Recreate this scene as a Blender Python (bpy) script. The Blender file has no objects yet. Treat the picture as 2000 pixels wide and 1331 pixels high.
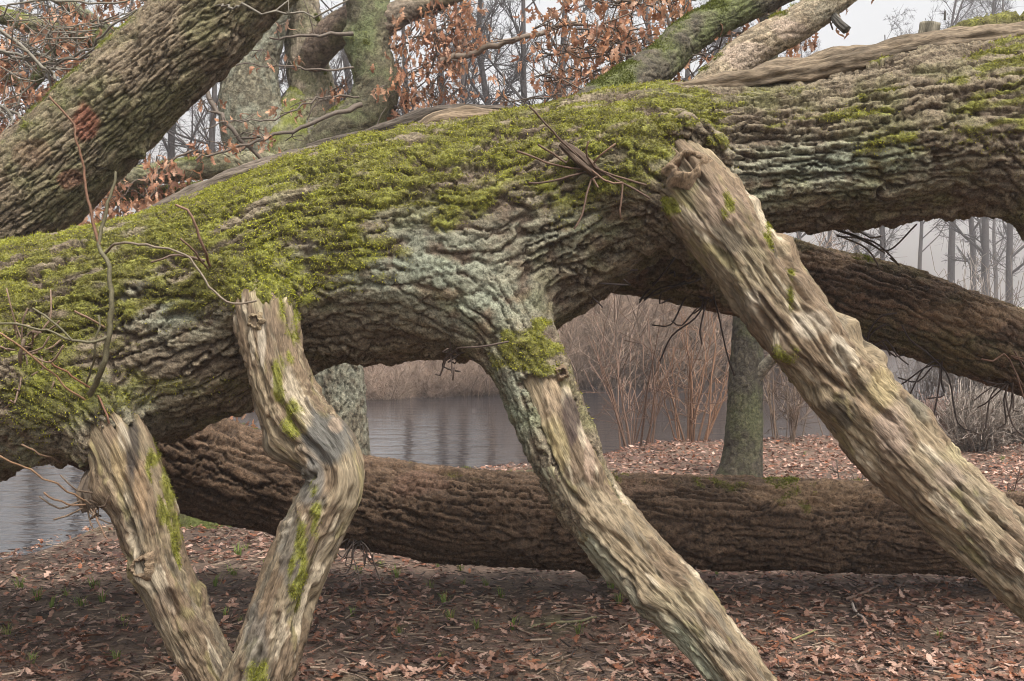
import bpy, math, random
import numpy as np
random.seed(7)
rng = np.random.default_rng(7)
S = bpy.context.scene

# ------------------------------------------------------------------ camera
F, EYE, HZ = 2222.0, 1.6, 590.0           # focal length in photo pixels, eye height, horizon row
cam_d = bpy.data.cameras.new('camera'); cam = bpy.data.objects.new('camera', cam_d)
S.collection.objects.link(cam); S.camera = cam
cam.location = (0, 0, EYE); cam.rotation_euler = (math.radians(90), 0, 0)
cam_d.sensor_width = 36; cam_d.lens = 40; cam_d.shift_y = -(665.5 - HZ) / 2000
cam_d.clip_start = 0.05; cam_d.clip_end = 3000
cam_d.dof.use_dof = False; cam_d.dof.focus_distance = 4.5; cam_d.dof.aperture_fstop = 9

# ------------------------------------------------------------------ sky, sun, exposure
SUN_EL, SUN_AZ = math.radians(62), math.radians(150)    # high behind thin cloud
W = bpy.data.worlds.new('World'); S.world = W; W.use_nodes = True
wn = W.node_tree.nodes; wl = W.node_tree.links
sky = wn.new('ShaderNodeTexSky'); sky.sky_type = 'NISHITA'; sky.sun_disc = False
sky.sun_elevation = SUN_EL; sky.sun_rotation = SUN_AZ
sky.air_density = 1.0; sky.dust_density = 8.0; sky.ozone_density = 1.0
hs = wn.new('ShaderNodeHueSaturation'); hs.inputs['Saturation'].default_value = 0.08
wl.new(sky.outputs[0], hs.inputs['Color'])
bg = wn['Background']; bg.inputs['Strength'].default_value = 0.15
wl.new(hs.outputs[0], bg.inputs['Color'])
sd = bpy.data.lights.new('sun', 'SUN'); sun = bpy.data.objects.new('sun', sd); S.collection.objects.link(sun)
sd.energy = 1.5; sd.angle = math.radians(12); sd.color = (1.0, 0.94, 0.85)
sun.rotation_euler = (math.radians(90) - SUN_EL, 0, math.pi - SUN_AZ)
S.view_settings.view_transform = 'Standard'; S.view_settings.look = 'None'
S.view_settings.exposure = 1.12; S.view_settings.gamma = 1.0
S.cycles.use_denoising = True; S.cycles.use_adaptive_sampling = False
S.cycles.max_bounces = 6; S.cycles.transparent_max_bounces = 8
S.cycles.volume_bounces = 1; S.cycles.filter_width = 1.0

# ------------------------------------------------------------------ helpers
COL = S.collection
def P(px, py, Y):
    return np.array([(px - 1000) / F * Y, Y, EYE - (py - HZ) / F * Y])
def sst(a, b, x):
    t = np.clip((x - a) / (b - a), 0, 1); return t * t * (3 - 2 * t)
def lerp(a, b, t): return a + (b - a) * t
def mixc(base, col, m):                       # blend an (n,3) colour array towards a colour
    return base + (np.asarray(col, dtype=np.float32) - base) * m[:, None]

_pm = np.random.default_rng(3).permutation(256); _pm = np.concatenate([_pm, _pm, _pm])
_gr = np.random.default_rng(4).normal(size=(256, 3)); _gr = (_gr / np.linalg.norm(_gr, axis=1)[:, None]).astype(np.float32)
def noise(p):
    """gradient noise of an (n,3) array, about -1..1"""
    p = np.asarray(p, dtype=np.float32)
    i = np.floor(p); f = p - i; u = f * f * f * (f * (f * 6 - 15) + 10)
    i = i.astype(np.int32) & 255
    ax = (_pm[i[:, 0]], _pm[(i[:, 0] + 1) & 255])
    out = 0
    for dx in (0, 1):
        wx = u[:, 0] if dx else 1 - u[:, 0]
        for dy in (0, 1):
            wy = u[:, 1] if dy else 1 - u[:, 1]
            b = _pm[(ax[dx] + i[:, 1] + dy)]
            for dz in (0, 1):
                wz = u[:, 2] if dz else 1 - u[:, 2]
                g = _gr[_pm[(b + i[:, 2] + dz)]]
                d = g[:, 0] * (f[:, 0] - dx) + g[:, 1] * (f[:, 1] - dy) + g[:, 2] * (f[:, 2] - dz)
                out = out + wx * wy * wz * d
    return out * 1.6
def fbm(p, o=3):
    a, t = 1.0, 0; p = np.asarray(p, dtype=np.float32)
    for k in range(o):
        t = t + a * noise(p + 17.3 * k); p = p * 2.03; a *= 0.5
    return t / 1.6

def tag(o, label=None, cat=None, group=None, kind=None):
    if label: o['label'] = label
    if cat: o['category'] = cat
    if group: o['group'] = group
    if kind: o['kind'] = kind
    return o
def empty(name, loc=(0, 0, 0)):
    o = bpy.data.objects.new(name, None); COL.objects.link(o); o.location = loc
    o.empty_display_size = 0.2
    return o
def mesh_data(name, V, faces, mat, col=None, uvw=None, smooth=True):
    V = np.ascontiguousarray(V, dtype=np.float32).reshape(-1, 3)
    if not isinstance(faces, list): faces = [faces]
    faces = [np.asarray(f, dtype=np.int32) for f in faces if len(f)]
    me = bpy.data.meshes.new(name)
    me.vertices.add(len(V)); me.vertices.foreach_set('co', V.ravel())
    loops = np.concatenate([f.ravel() for f in faces])
    tot = np.concatenate([np.full(len(f), f.shape[1], np.int32) for f in faces])
    me.loops.add(len(loops)); me.loops.foreach_set('vertex_index', loops)
    me.polygons.add(len(tot))
    me.polygons.foreach_set('loop_start', np.concatenate([[0], np.cumsum(tot)[:-1]]).astype(np.int32))
    me.update(calc_edges=True)
    me.polygons.foreach_set('use_smooth', np.full(len(tot), smooth, dtype=bool))
    if col is not None:
        c = np.ones((len(V), 4), dtype=np.float32); c[:, :3] = np.clip(col, 0.004, 1)
        a = me.color_attributes.new('Col', 'FLOAT_COLOR', 'POINT'); a.data.foreach_set('color', c.ravel())
    if uvw is not None:
        a = me.attributes.new('grain', 'FLOAT_VECTOR', 'POINT')
        a.data.foreach_set('vector', np.ascontiguousarray(uvw, dtype=np.float32).ravel())
    me.materials.append(mat)
    me.update()
    return me
def obj(name, me, parent=None, loc=None):
    o = bpy.data.objects.new(name, me); COL.objects.link(o)
    if loc is not None: o.location = loc
    if parent is not None:
        o.parent = parent                       # vertices are given in world space unless loc is set
        if loc is None: o.location = -np.array(parent.location)
    return o
def normals_of(V, Q):
    n = np.zeros_like(V)
    a = V[Q[:, 2]] - V[Q[:, 0]]; b = V[Q[:, 3]] - V[Q[:, 1]]
    fn = np.cross(a, b)
    for k in range(4):
        for c in range(3):
            n[:, c] += np.bincount(Q[:, k], fn[:, c], len(V))
    return n / (np.linalg.norm(n, axis=1)[:, None] + 1e-12)

class MB:
    """collects pieces into one mesh"""
    def __init__(s): s.V = []; s.F = {}; s.C = []; s.n = 0
    def add(s, V, faces, col=None):
        faces = faces if isinstance(faces, list) else [faces]
        for f in faces:
            f = np.asarray(f, dtype=np.int32)
            s.F.setdefault(f.shape[1], []).append(f + s.n)
        V = np.asarray(V, dtype=np.float32).reshape(-1, 3)
        s.V.append(V); s.n += len(V)
        if col is not None:
            col = np.asarray(col, dtype=np.float32)
            s.C.append(np.broadcast_to(col, (len(V), 3)))
    def mesh(s, name, mat, smooth=True):
        return mesh_data(name, np.concatenate(s.V), [np.concatenate(f) for f in s.F.values()], mat,
                         np.concatenate(s.C) if s.C else None, None, smooth)

# ------------------------------------------------------------------ materials
def mat(name):
    m = bpy.data.materials.new(name); m.use_nodes = True
    b = m.node_tree.nodes['Principled BSDF']; return m, m.node_tree.nodes, m.node_tree.links, b
def N(nodes, kind, **kw):
    n = nodes.new(kind)
    for k, v in kw.items():
        if k in n.inputs: n.inputs[k].default_value = v
        else: setattr(n, k, v)
    return n
def surf(name, rough=0.9, scales=(40, 160), bump=(0.6, 0.3), var=0.35, grain=False, dist=0.01, spec=0.3, sheen=0, transl=0, sat_noise=0):
    """colour from the mesh, broken up by fine noise, with fine relief"""
    m, n, l, b = mat(name)
    at = N(n, 'ShaderNodeAttribute', attribute_name='Col')
    if grain:
        g = N(n, 'ShaderNodeAttribute', attribute_name='grain')
        mp = N(n, 'ShaderNodeMapping'); mp.inputs['Scale'].default_value = (0.16, 1, 1)
        l.new(g.outputs['Vector'], mp.inputs['Vector']); vec = mp.outputs['Vector']
    else:
        vec = N(n, 'ShaderNodeTexCoord').outputs['Object']
    n1 = N(n, 'ShaderNodeTexNoise', Scale=scales[0], Detail=5.0, Roughness=0.65)
    n2 = N(n, 'ShaderNodeTexNoise', Scale=scales[1], Detail=3.0, Roughness=0.6)
    l.new(vec, n1.inputs['Vector']); l.new(vec, n2.inputs['Vector'])
    mr = N(n, 'ShaderNodeMapRange'); mr.inputs[1].default_value = 0.38; mr.inputs[2].default_value = 0.62
    mr.inputs[3].default_value = 1 - var; mr.inputs[4].default_value = 1 + var
    ad = N(n, 'ShaderNodeMath', operation='ADD'); ad.inputs[1].default_value = 0
    sc = N(n, 'ShaderNodeMath', operation='MULTIPLY'); sc.inputs[1].default_value = 0.5
    l.new(n1.outputs['Fac'], ad.inputs[0]); l.new(n2.outputs['Fac'], ad.inputs[1])
    l.new(ad.outputs[0], sc.inputs[0]); l.new(sc.outputs[0], mr.inputs[0])
    mx = N(n, 'ShaderNodeVectorMath', operation='SCALE')
    l.new(at.outputs['Color'], mx.inputs[0]); l.new(mr.outputs[0], mx.inputs['Scale'])
    l.new(mx.outputs[0], b.inputs['Base Color'])
    b.inputs['Roughness'].default_value = rough; b.inputs['Specular IOR Level'].default_value = spec
    if bump[0]:
        b1 = N(n, 'ShaderNodeBump', Strength=bump[0], Distance=dist); l.new(n1.outputs['Fac'], b1.inputs['Height'])
        b2 = N(n, 'ShaderNodeBump', Strength=bump[1], Distance=dist * 0.4); l.new(n2.outputs['Fac'], b2.inputs['Height'])
        l.new(b1.outputs[0], b2.inputs['Normal']); l.new(b2.outputs[0], b.inputs['Normal'])
    if transl:
        t = N(n, 'ShaderNodeBsdfTranslucent'); l.new(mx.outputs[0], t.inputs['Color'])
        ms = N(n, 'ShaderNodeMixShader'); ms.inputs[0].default_value = transl
        l.new(b.outputs[0], ms.inputs[1]); l.new(t.outputs[0], ms.inputs[2])
        l.new(ms.outputs[0], n['Material Output'].inputs['Surface'])
    return m
M_BARK = surf('oak_bark', 0.88, (45, 150), (1.0, 0.7), 0.6, dist=0.014)
M_WOOD = surf('weathered_wood', 0.85, (75, 240), (1.0, 0.8), 0.5, grain=True, dist=0.008, spec=.2)
M_MOSS = surf('moss', 0.9, (30, 90), (0, 0), 0.25, transl=0.25, spec=0.1)
M_TWIG = surf('twig_bark', 0.7, (60, 200), (0.3, 0.2), 0.3, dist=0.004)
M_LEAF = surf('dead_leaf', 0.55, (30, 90), (0.4, 0.2), 0.3, dist=0.004, transl=0.2, spec=0.35)
M_TREELEAF = surf('hanging_dead_leaf', 0.6, (25, 80), (0.3, 0.1), 0.25, dist=0.004, transl=0.4, spec=0.25)
M_GRASS = surf('grass', 0.6, (20, 60), (0, 0), 0.15, transl=0.35, spec=0.25)
M_FAR = surf('far_bark', 0.9, (6, 25), (0.3, 0.1), 0.25, dist=0.02)

# ------------------------------------------------------------------ curves
class Curve:
    """a limb's axis: points are (photo x, photo y, half width in photo px, distance)"""
    def __init__(s, pts, step=0.03, world=False, ref=(0, 1, 0), carry=False):
        if world: c = np.array([p[:3] for p in pts], float); r = np.array([p[3] for p in pts], float)
        else:
            c = np.array([P(p[0], p[1], p[3]) for p in pts]); r = np.array([p[2] * p[3] / F for p in pts])
        q = np.concatenate([c, r[:, None]], 1)
        q = np.vstack([2 * q[0] - q[1], q, 2 * q[-1] - q[-2]])
        out = []
        for i in range(1, len(q) - 2):
            a, b, cc, d = q[i - 1:i + 3]
            n = max(1, int(np.linalg.norm(cc[:3] - b[:3]) / step))
            t = (np.arange(n) / n)[:, None]
            out.append(0.5 * (2 * b + (cc - a) * t + (2 * a - 5 * b + 4 * cc - d) * t ** 2 + (3 * b - a - 3 * cc + d) * t ** 3))
        out.append(q[-2][None])
        o = np.concatenate(out); s.c = o[:, :3]; s.r = np.maximum(o[:, 3], 0.004)
        d = np.linalg.norm(np.diff(s.c, axis=0), axis=1); s.s = np.concatenate([[0], np.cumsum(d)])
        s.t = np.gradient(s.c, axis=0); s.t /= np.linalg.norm(s.t, axis=1)[:, None]
        ref = np.array(ref, float)
        n1 = ref - (s.t @ ref)[:, None] * s.t; s.n1 = n1 / np.linalg.norm(n1, axis=1)[:, None]
        if carry:                                       # carry the frame back from the far end, so that it does not twist
            for i in range(len(s.c) - 2, -1, -1):
                v = s.n1[i + 1] - (s.n1[i + 1] @ s.t[i]) * s.t[i]; s.n1[i] = v / np.linalg.norm(v)
        s.n2 = np.cross(s.t, s.n1); s.L = s.s[-1]
    def at(s, u):
        f = lambda a: np.stack([np.interp(u, s.s, a[:, k]) for k in range(3)], -1)
        return f(s.c), np.interp(u, s.s, s.r), f(s.n1), f(s.n2), f(s.t)
    def project(s, V):
        V = V.astype(np.float32); C = s.c.astype(np.float32); idx = np.empty(len(V), np.int64)
        for a in range(0, len(V), 60000):
            v = V[a:a + 60000]
            idx[a:a + 60000] = np.argmin((C * C).sum(1)[None] - 2 * v @ C.T, axis=1)
        dv = V - s.c[idx]; al = (dv * s.t[idx]).sum(1); rad = dv - al[:, None] * s.t[idx]
        u = np.clip(s.s[idx] + al, 0, s.L)
        th = np.arctan2((rad * s.n2[idx]).sum(1), (rad * s.n1[idx]).sum(1))
        d = np.linalg.norm(V - s.c[idx], axis=1)
        return u, th, d, np.interp(u, s.s, s.r)

_tab = np.random.default_rng(9).random((4096, 3)).astype(np.float32)
def voro(cu, cv, n, seed=0):
    """distance to the cell border and a random number per cell; cv repeats after n cells"""
    iu = np.floor(cu).astype(np.int64); iv = np.floor(cv).astype(np.int64)
    f1 = np.full(len(cu), 9.0, np.float32); f2 = f1.copy(); cr = np.zeros(len(cu), np.float32)
    for du in (-1, 0, 1):
        for dv in (-1, 0, 1):
            ju = iu + du; jv = iv + dv
            r = _tab[((ju * 7919 + (jv % n) * 104729 + seed * 613) ^ ((jv % n) * 31 + ju * 17)) & 4095]
            d = (ju + 0.5 + 0.98 * (r[:, 0] - 0.5) - cu) ** 2 + (jv + 0.5 + 0.98 * (r[:, 1] - 0.5) - cv) ** 2
            d = np.sqrt(d).astype(np.float32); nw = d < f1
            f2 = np.where(nw, f1, np.minimum(f2, d)); cr = np.where(nw, r[:, 2], cr); f1 = np.where(nw, d, f1)
    return f2 - f1, cr
def bark(u, th, rm, length, width, seed=0, k2=.4, wv=1.0):
    """oak bark: long plates and interlacing ridges along the limb; height 0..1 and a number per plate"""
    n = max(5, int(round(2 * math.pi * rm / width)))
    emb = np.stack([u, np.cos(th) * rm, np.sin(th) * rm], 1)
    w0 = noise(emb * np.array([0.9, 2.2, 2.2]) + seed + 77)
    w1 = noise(emb * np.array([2.2, 5, 5]) + seed); w2 = noise(emb * np.array([7, 12, 12]) + seed + 40)
    w3 = noise(emb * np.array([20, 30, 30]) + seed + 9); w4 = noise(emb * 62 + seed + 3)
    cu = u / length + 0.7 * w1 + 0.5 * w0 + 0.20 * w3 + .08 * w4
    cv = (th / (2 * math.pi) + 0.5) * n + 1.2 * w0 + wv * (0.9 * w1 + 0.6 * w2) + 0.26 * w3 + 0.12 * w4
    e, cr = voro(cu, cv, n, seed)
    n2 = int(n * 1.7)
    e2, cr2 = voro(u / (length * 0.30) + 0.5 * w2 + 0.3 * w3 + 0.3 * w1, (th / (2 * math.pi) + 0.5) * n2 + 0.7 * w2 + 0.35 * w3 + 1.2 * w1 + .16 * w4, n2, seed + 5)
    h = sst(0.0, 0.17, e) * (0.66 + 0.34 * cr)
    h = h * (1 - k2 + k2 * sst(0.0, 0.15, e2)) * (0.74 + 0.26 * cr2)
    h = h + 0.10 * sst(0, .6, e) + 0.13 * noise(emb * np.array([16, 44, 44])) + 0.15 * w4
    return h, cr, cr2

def tube(cv, ds, nth, rad, cap=True, s0=0.0, s1=None, fine=None):
    """a limb swept along a curve; rad(u, th, r) gives the surface radius"""
    s1 = cv.L if s1 is None else s1
    if fine:                                        # coarser rings where the limb runs out of view
        a_, b_ = fine[0] * cv.L, fine[1] * cv.L; st = lambda p, q, d: np.linspace(p, q, max(2, int((q - p) / d)), endpoint=False)
        u = np.concatenate([st(s0, a_, ds * 4) if a_ > s0 else [], st(a_, b_, ds), st(b_, s1, ds * 4) if b_ < s1 else [], [s1]])
    else: u = np.linspace(s0, s1, max(3, int((s1 - s0) / ds)))
    ns = len(u)
    if nth > 60:                                    # and coarser round the far side
        nf, nb_ = int(nth * .60), int(nth * .16); th = np.concatenate([np.linspace(-math.pi * .40, math.pi * .40, nb_, endpoint=False), np.linspace(math.pi * .40, math.pi * 1.60, nf, endpoint=False)])
        th = (th + math.pi) % (2 * math.pi) - math.pi; nth = len(th)
    else: th = np.linspace(-math.pi, math.pi, nth, endpoint=False)
    c, r, n1, n2, t = cv.at(u)
    U = np.repeat(u, nth); T = np.tile(th, ns); R0 = np.repeat(r, nth)
    R = rad(U, T, R0)
    dirv = np.repeat(n1, nth, 0) * np.cos(T)[:, None] + np.repeat(n2, nth, 0) * np.sin(T)[:, None]
    V = np.repeat(c, nth, 0) + dirv * R[:, None]
    i = np.arange(ns - 1)[:, None] * nth; j = np.arange(nth)[None]; j2 = (j + 1) % nth
    Q = np.stack([i + j, i + j2, i + nth + j2, i + nth + j], -1).reshape(-1, 4)
    fl = [Q]
    if cap:
        V = np.vstack([V, c[0], c[-1]]); k = len(V)
        a = np.arange(nth); b = (a + 1) % nth
        fl.append(np.stack([b, a, np.full(nth, k - 2)], 1))
        fl.append(np.stack([a + (ns - 1) * nth, b + (ns - 1) * nth, np.full(nth, k - 1)], 1))
        U = np.r_[U, s0, s1]; T = np.r_[T, 0, 0]; R0 = np.r_[R0, r[0], r[-1]]; dirv = np.vstack([dirv, t[0], t[-1]])
    return V, fl, U, T, R0, dirv

def twig_geo(pts, r0, r1, ns=5, step=0.04, wob=0.0, seed=0):
    """a thin tapered shoot through world points"""
    cv = Curve([(p[0], p[1], p[2], lerp(r0, r1, i / max(1, len(pts) - 1))) for i, p in enumerate(pts)], step=step, world=True, ref=(0.31, 0.87, 0.38))
    c = cv.c
    if wob:
        k = cv.s[:, None] * np.array([[9.0, 9.0, 9.0]]) + np.array([[seed * 3.1, seed * 1.7 + 5, seed * 2.3 + 11]])
        c = c + wob * np.stack([noise(k), noise(k + 31), noise(k + 67)], 1) * sst(0, 0.15, cv.s)[:, None]
    th = np.arange(ns) / ns * 2 * math.pi
    V = c[:, None] + (cv.n1[:, None] * np.cos(th)[None, :, None] + cv.n2[:, None] * np.sin(th)[None, :, None]) * cv.r[:, None, None]
    n = len(c); i = np.arange(n - 1)[:, None] * ns; j = np.arange(ns)[None]; j2 = (j + 1) % ns
    Q = np.stack([i + j, i + j2, i + ns + j2, i + ns + j], -1).reshape(-1, 4)
    V = np.vstack([V.reshape(-1, 3), c[-1] + cv.t[-1] * cv.r[-1]]); a = np.arange(ns)
    T = np.stack([a + (n - 1) * ns, (a + 1) % ns + (n - 1) * ns, np.full(ns, len(V) - 1)], 1)
    return V, [Q, T], c, cv.t

# ------------------------------------------------------------------ the setting: ground, pond
NEAR = np.array([(-60, 2), (-12, 5.6), (-5, 7.0), (-3.4, 7.8), (-2.7, 9.3), (-2.2, 11.3), (-1, 11.7), (0.3, 12.0), (1.5, 13.2), (4, 14.6), (7, 17), (10, 20), (16, 24), (60, 34)], float)
FARS = np.array([(-60, 18), (-10, 19), (-3, 21.5), (0, 22.5), (2, 25), (4.5, 28), (8, 33), (11, 41), (16, 48), (30, 58), (60, 70)], float)
WATER = -0.22
def ground_z(x, y):
    x = np.asarray(x, float); y = np.asarray(y, float)
    yn = np.interp(x, NEAR[:, 0], NEAR[:, 1]); yf = np.interp(x, FARS[:, 0], FARS[:, 1])
    q = np.stack([x * 0.9, y * 0.9, x * 0], 1)
    sh = 0.45 * noise(q)
    d = np.maximum(yn - y, y - yf) + sh                       # > 0 on land
    z = -0.75 + 0.75 * sst(-1.6, 0.9, d)
    z = z + 0.035 * fbm(q * 0.8, 3) * sst(0, 1, d) + 0.012 * noise(q * 7) + 0.5 * sst(3, 40, y - yf) * (y > yf)
    return z
gx = np.sign(np.linspace(-1, 1, 161)) * (np.abs(np.linspace(-1, 1, 161)) ** 3 * 190 + np.abs(np.linspace(-1, 1, 161)) * 9)
gy = np.concatenate([np.linspace(-12, 2, 12), np.linspace(2.3, 20, 140), 20 + np.linspace(0.02, 1, 60) ** 2.6 * 230])
GX, GY = np.meshgrid(gx, gy, indexing='ij')
gv = np.stack([GX.ravel(), GY.ravel(), ground_z(GX.ravel(), GY.ravel())], 1)
i = np.arange(len(gx) - 1)[:, None] * len(gy); j = np.arange(len(gy) - 1)[None]
GQ = np.stack([i + j, i + len(gy) + j, i + len(gy) + j + 1, i + j + 1], -1).reshape(-1, 4)
q = gv * np.array([1, 1, 0])
gc = np.tile(np.array([[0.095, 0.064, 0.046]]), (len(gv), 1))
gc = mixc(gc, (0.105, 0.066, 0.046), sst(-0.2, 0.5, fbm(q * 0.55 + 5, 3) + 0.25 * (gv[:, 0] > 1)))
gc = mixc(gc, (0.045, 0.033, 0.026), sst(0.15, 0.6, fbm(q * 1.1 + 50, 2)) * 0.8)
gc = mixc(gc, (0.075, 0.088, 0.025), sst(0.12, 0.5, fbm(q * 0.9 + 90, 3)) * (gv[:, 0] < 1.2) * 0.7)
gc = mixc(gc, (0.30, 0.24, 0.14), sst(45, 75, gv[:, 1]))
M_GROUND = surf('earth', 0.85, (9, 60), (0.9, 0.7), 0.5, dist=0.03, spec=0.3)
g = obj('ground', mesh_data('ground', gv, GQ, M_GROUND, gc)); tag(g, kind='structure')

m, n, l, b = mat('pond_water')
b.inputs['Base Color'].default_value = (0.022, 0.021, 0.024, 1); b.inputs['Roughness'].default_value = 0.07
b.inputs['IOR'].default_value = 1.8; b.inputs['Specular IOR Level'].default_value = 0.6
tc = N(n, 'ShaderNodeTexCoord'); mp = N(n, 'ShaderNodeMapping'); mp.inputs['Scale'].default_value = (0.55, 2.4, 1)
l.new(tc.outputs['Object'], mp.inputs['Vector'])
wa = N(n, 'ShaderNodeTexNoise', Scale=2.2, Detail=4.0, Roughness=0.6); l.new(mp.outputs[0], wa.inputs['Vector'])
wb = N(n, 'ShaderNodeBump', Strength=0.32, Distance=0.05); l.new(wa.outputs['Fac'], wb.inputs['Height']); l.new(wb.outputs[0], b.inputs['Normal'])
wr = N(n, 'ShaderNodeTexNoise', Scale=0.9, Detail=3.0); l.new(mp.outputs[0], wr.inputs['Vector'])   # skin of thin ice: smoother and rougher streaks
wm = N(n, 'ShaderNodeMapRange'); wm.inputs[1].default_value = 0.4; wm.inputs[2].default_value = 0.65; wm.inputs[3].default_value = 0.02; wm.inputs[4].default_value = 0.07
l.new(wr.outputs['Fac'], wm.inputs[0]); l.new(wm.outputs[0], b.inputs['Roughness'])
wv = np.array([(-60, 1, WATER), (60, 1, WATER), (60, 80, WATER), (-60, 80, WATER)], float)
w = obj('pond_water', mesh_data('pond_water', wv, np.array([[0, 1, 2, 3]]), m)); tag(w, kind='structure')

# ------------------------------------------------------------------ moss
def moss_strands(V, Nn, weight, count, length=0.018, width=0.0035, bright=(0.33, 0.335, 0.034), dull=(0.13, 0.115, 0.028), seed=1, droop=0.35):
    """thin tapering leaves of moss standing on a surface; one triangle each"""
    r = np.random.default_rng(seed)
    w = np.clip(weight, 0, None); keep = w > 0.02
    idx = np.nonzero(keep)[0]
    if len(idx) == 0: return None
    p = w[idx] / w[idx].sum(); k = r.choice(idx, count, p=p)
    base = V[k] + r.normal(size=(count, 3)) * 0.004
    nn = Nn[k]
    d = nn + r.normal(size=(count, 3)) * 0.65 + np.array([0, 0, -droop])
    d /= np.linalg.norm(d, axis=1)[:, None]
    side = np.cross(d, r.normal(size=(count, 3))); side /= np.linalg.norm(side, axis=1)[:, None]
    L = length * (0.5 + r.random(count)); wd = width * (0.7 + 0.6 * r.random(count))
    base = base - nn * 0.004
    A = base - side * wd[:, None] * 0.5; B = base + side * wd[:, None] * 0.5; Cc = base + d * L[:, None]
    T = np.stack([A, B, Cc], 1).reshape(-1, 3)
    f = np.arange(count * 3).reshape(-1, 3)
    t = np.clip(0.45 + 0.45 * fbm(base * 5, 2) + 0.5 * noise(base * 1.7 + 9) + 0.28 * r.normal(size=count), 0, 1)
    c = np.array(dull)[None] * (1 - t)[:, None] + np.array(bright)[None] * t[:, None]
    return T, f, np.repeat(c, 3, 0)

# ------------------------------------------------------------------ the fallen oak: trunk
def surface_nets(f, org, h):
    ins = (f < 0); s = ins.astype(np.uint8)
    c = s[:-1] + s[1:]; c = c[:, :-1] + c[:, 1:]; c = c[:, :, :-1] + c[:, :, 1:]
    ijk = np.argwhere((c > 0) & (c < 8)).astype(np.int32)
    idx = np.full(c.shape, -1, np.int32); idx[ijk[:, 0], ijk[:, 1], ijk[:, 2]] = np.arange(len(ijk))
    acc = np.zeros((len(ijk), 3), np.float32); cnt = np.zeros(len(ijk), np.float32)
    cor = {}
    for a in (0, 1):
        for b_ in (0, 1):
            for d in (0, 1): cor[a, b_, d] = f[ijk[:, 0] + a, ijk[:, 1] + b_, ijk[:, 2] + d]
    for ax in range(3):
        for p in (0, 1):
            for q_ in (0, 1):
                o = [p, q_]; o.insert(ax, 0); e = list(o); e[ax] = 1
                fa, fb = cor[tuple(o)], cor[tuple(e)]; x = (fa < 0) != (fb < 0)
                t = np.where(x, fa / np.where(x, fa - fb, 1), 0)
                pos = np.tile(np.array(o, np.float32), (len(ijk), 1)); pos[:, ax] += t
                acc += pos * x[:, None]; cnt += x
    V = (ijk + acc / cnt[:, None]) * h + org
    quads = []
    for ax in range(3):
        sl0 = [slice(None)] * 3; sl1 = [slice(None)] * 3; sl0[ax] = slice(0, -1); sl1[ax] = slice(1, None)
        a = ins[tuple(sl0)]; b_ = ins[tuple(sl1)]
        e = np.argwhere(a != b_); o1, o2 = [(1, 2), (2, 0), (0, 1)][ax]
        e = e[(e[:, o1] > 0) & (e[:, o2] > 0) & (e[:, o1] < c.shape[o1]) & (e[:, o2] < c.shape[o2])]
        neg = a[e[:, 0], e[:, 1], e[:, 2]]
        def cell(d1, d2):
            k = e.copy(); k[:, o1] += d1; k[:, o2] += d2; return idx[k[:, 0], k[:, 1], k[:, 2]]
        qd = np.stack([cell(-1, -1), cell(0, -1), cell(0, 0), cell(-1, 0)], 1)
        qd[~neg] = qd[~neg][:, ::-1]; quads.append(qd)
    return V.astype(np.float64), np.concatenate(quads)

c_main = Curve([(-800, 862, 225, 4.85), (-620, 822, 232, 4.85), (-350, 760, 225, 4.85), (0, 700, 212, 4.85), (200, 665, 215, 4.85), (400, 605, 205, 4.85), (600, 512, 200, 4.85),
                (800, 478, 218, 4.85), (950, 455, 218, 4.85), (1100, 400, 192, 4.85), (1250, 335, 160, 4.85), (1400, 322, 150, 4.85), (1550, 305, 140, 4.85),
                (1700, 283, 148, 4.85), (1850, 255, 148, 4.85), (2000, 225, 148, 4.85), (2250, 175, 150, 4.85), (2400, 142, 140, 4.85)])
c_leg1 = Curve([(-60, 690, 150, 4.75), (80, 740, 120, 4.62), (175, 805, 78, 4.5), (225, 880, 58, 4.44), (256, 940, 44, 4.42), (270, 975, 25, 4.42)])
c_leg2 = Curve([(430, 550, 90, 4.65), (495, 570, 66, 4.47), (518, 600, 56, 4.42), (522, 630, 40, 4.40)])
c_leg3 = Curve([(620, 510, 130, 4.80), (800, 530, 125, 4.68), (920, 575, 108, 4.58), (1000, 660, 78, 4.5), (1050, 750, 70, 4.45), (1092, 860, 67, 4.4), (1150, 985, 60, 4.35), (1205, 1055, 45, 4.3)])
c_leg4 = Curve([(1120, 345, 110, 4.75), (1260, 350, 100, 4.58), (1360, 430, 74, 4.54), (1425, 520, 50, 4.52), (1470, 600, 25, 4.5)])
c_slab = Curve([(1400, 235, 62, 5.05), (1600, 195, 68, 5.12), (1750, 165, 70, 5.14), (1900, 130, 78, 5.15), (2050, 98, 82, 5.15), (2250, 60, 78, 5.15), (2360, 40, 60, 5.15)])
c_drop = Curve([(1800, 250, 130, 4.85), (1960, 290, 110, 4.78), (2060, 380, 85, 4.7), (2150, 540, 70, 4.65), (2210, 720, 50, 4.6)])
c_rim2 = Curve([(444, 610, 10, 4.46), (446, 565, 15, 4.42), (470, 530, 17, 4.39), (508, 514, 16, 4.385), (550, 526, 17, 4.39), (580, 556, 15, 4.42), (590, 605, 10, 4.46)])
c_rim4 = Curve([(1270, 400, 15, 4.45), (1244, 350, 22, 4.43), (1245, 295, 24, 4.44), (1283, 255, 23, 4.46), (1340, 245, 22, 4.47), (1395, 280, 21, 4.46), (1428, 340, 14, 4.47)])
curves = [c_main, c_leg1, c_leg2, c_leg3, c_leg4, c_slab, c_drop, c_rim2, c_rim4]
lo = np.array([-4.2, 4.05, 0.32]); hi = np.array([3.35, 5.46, 2.9])
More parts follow.
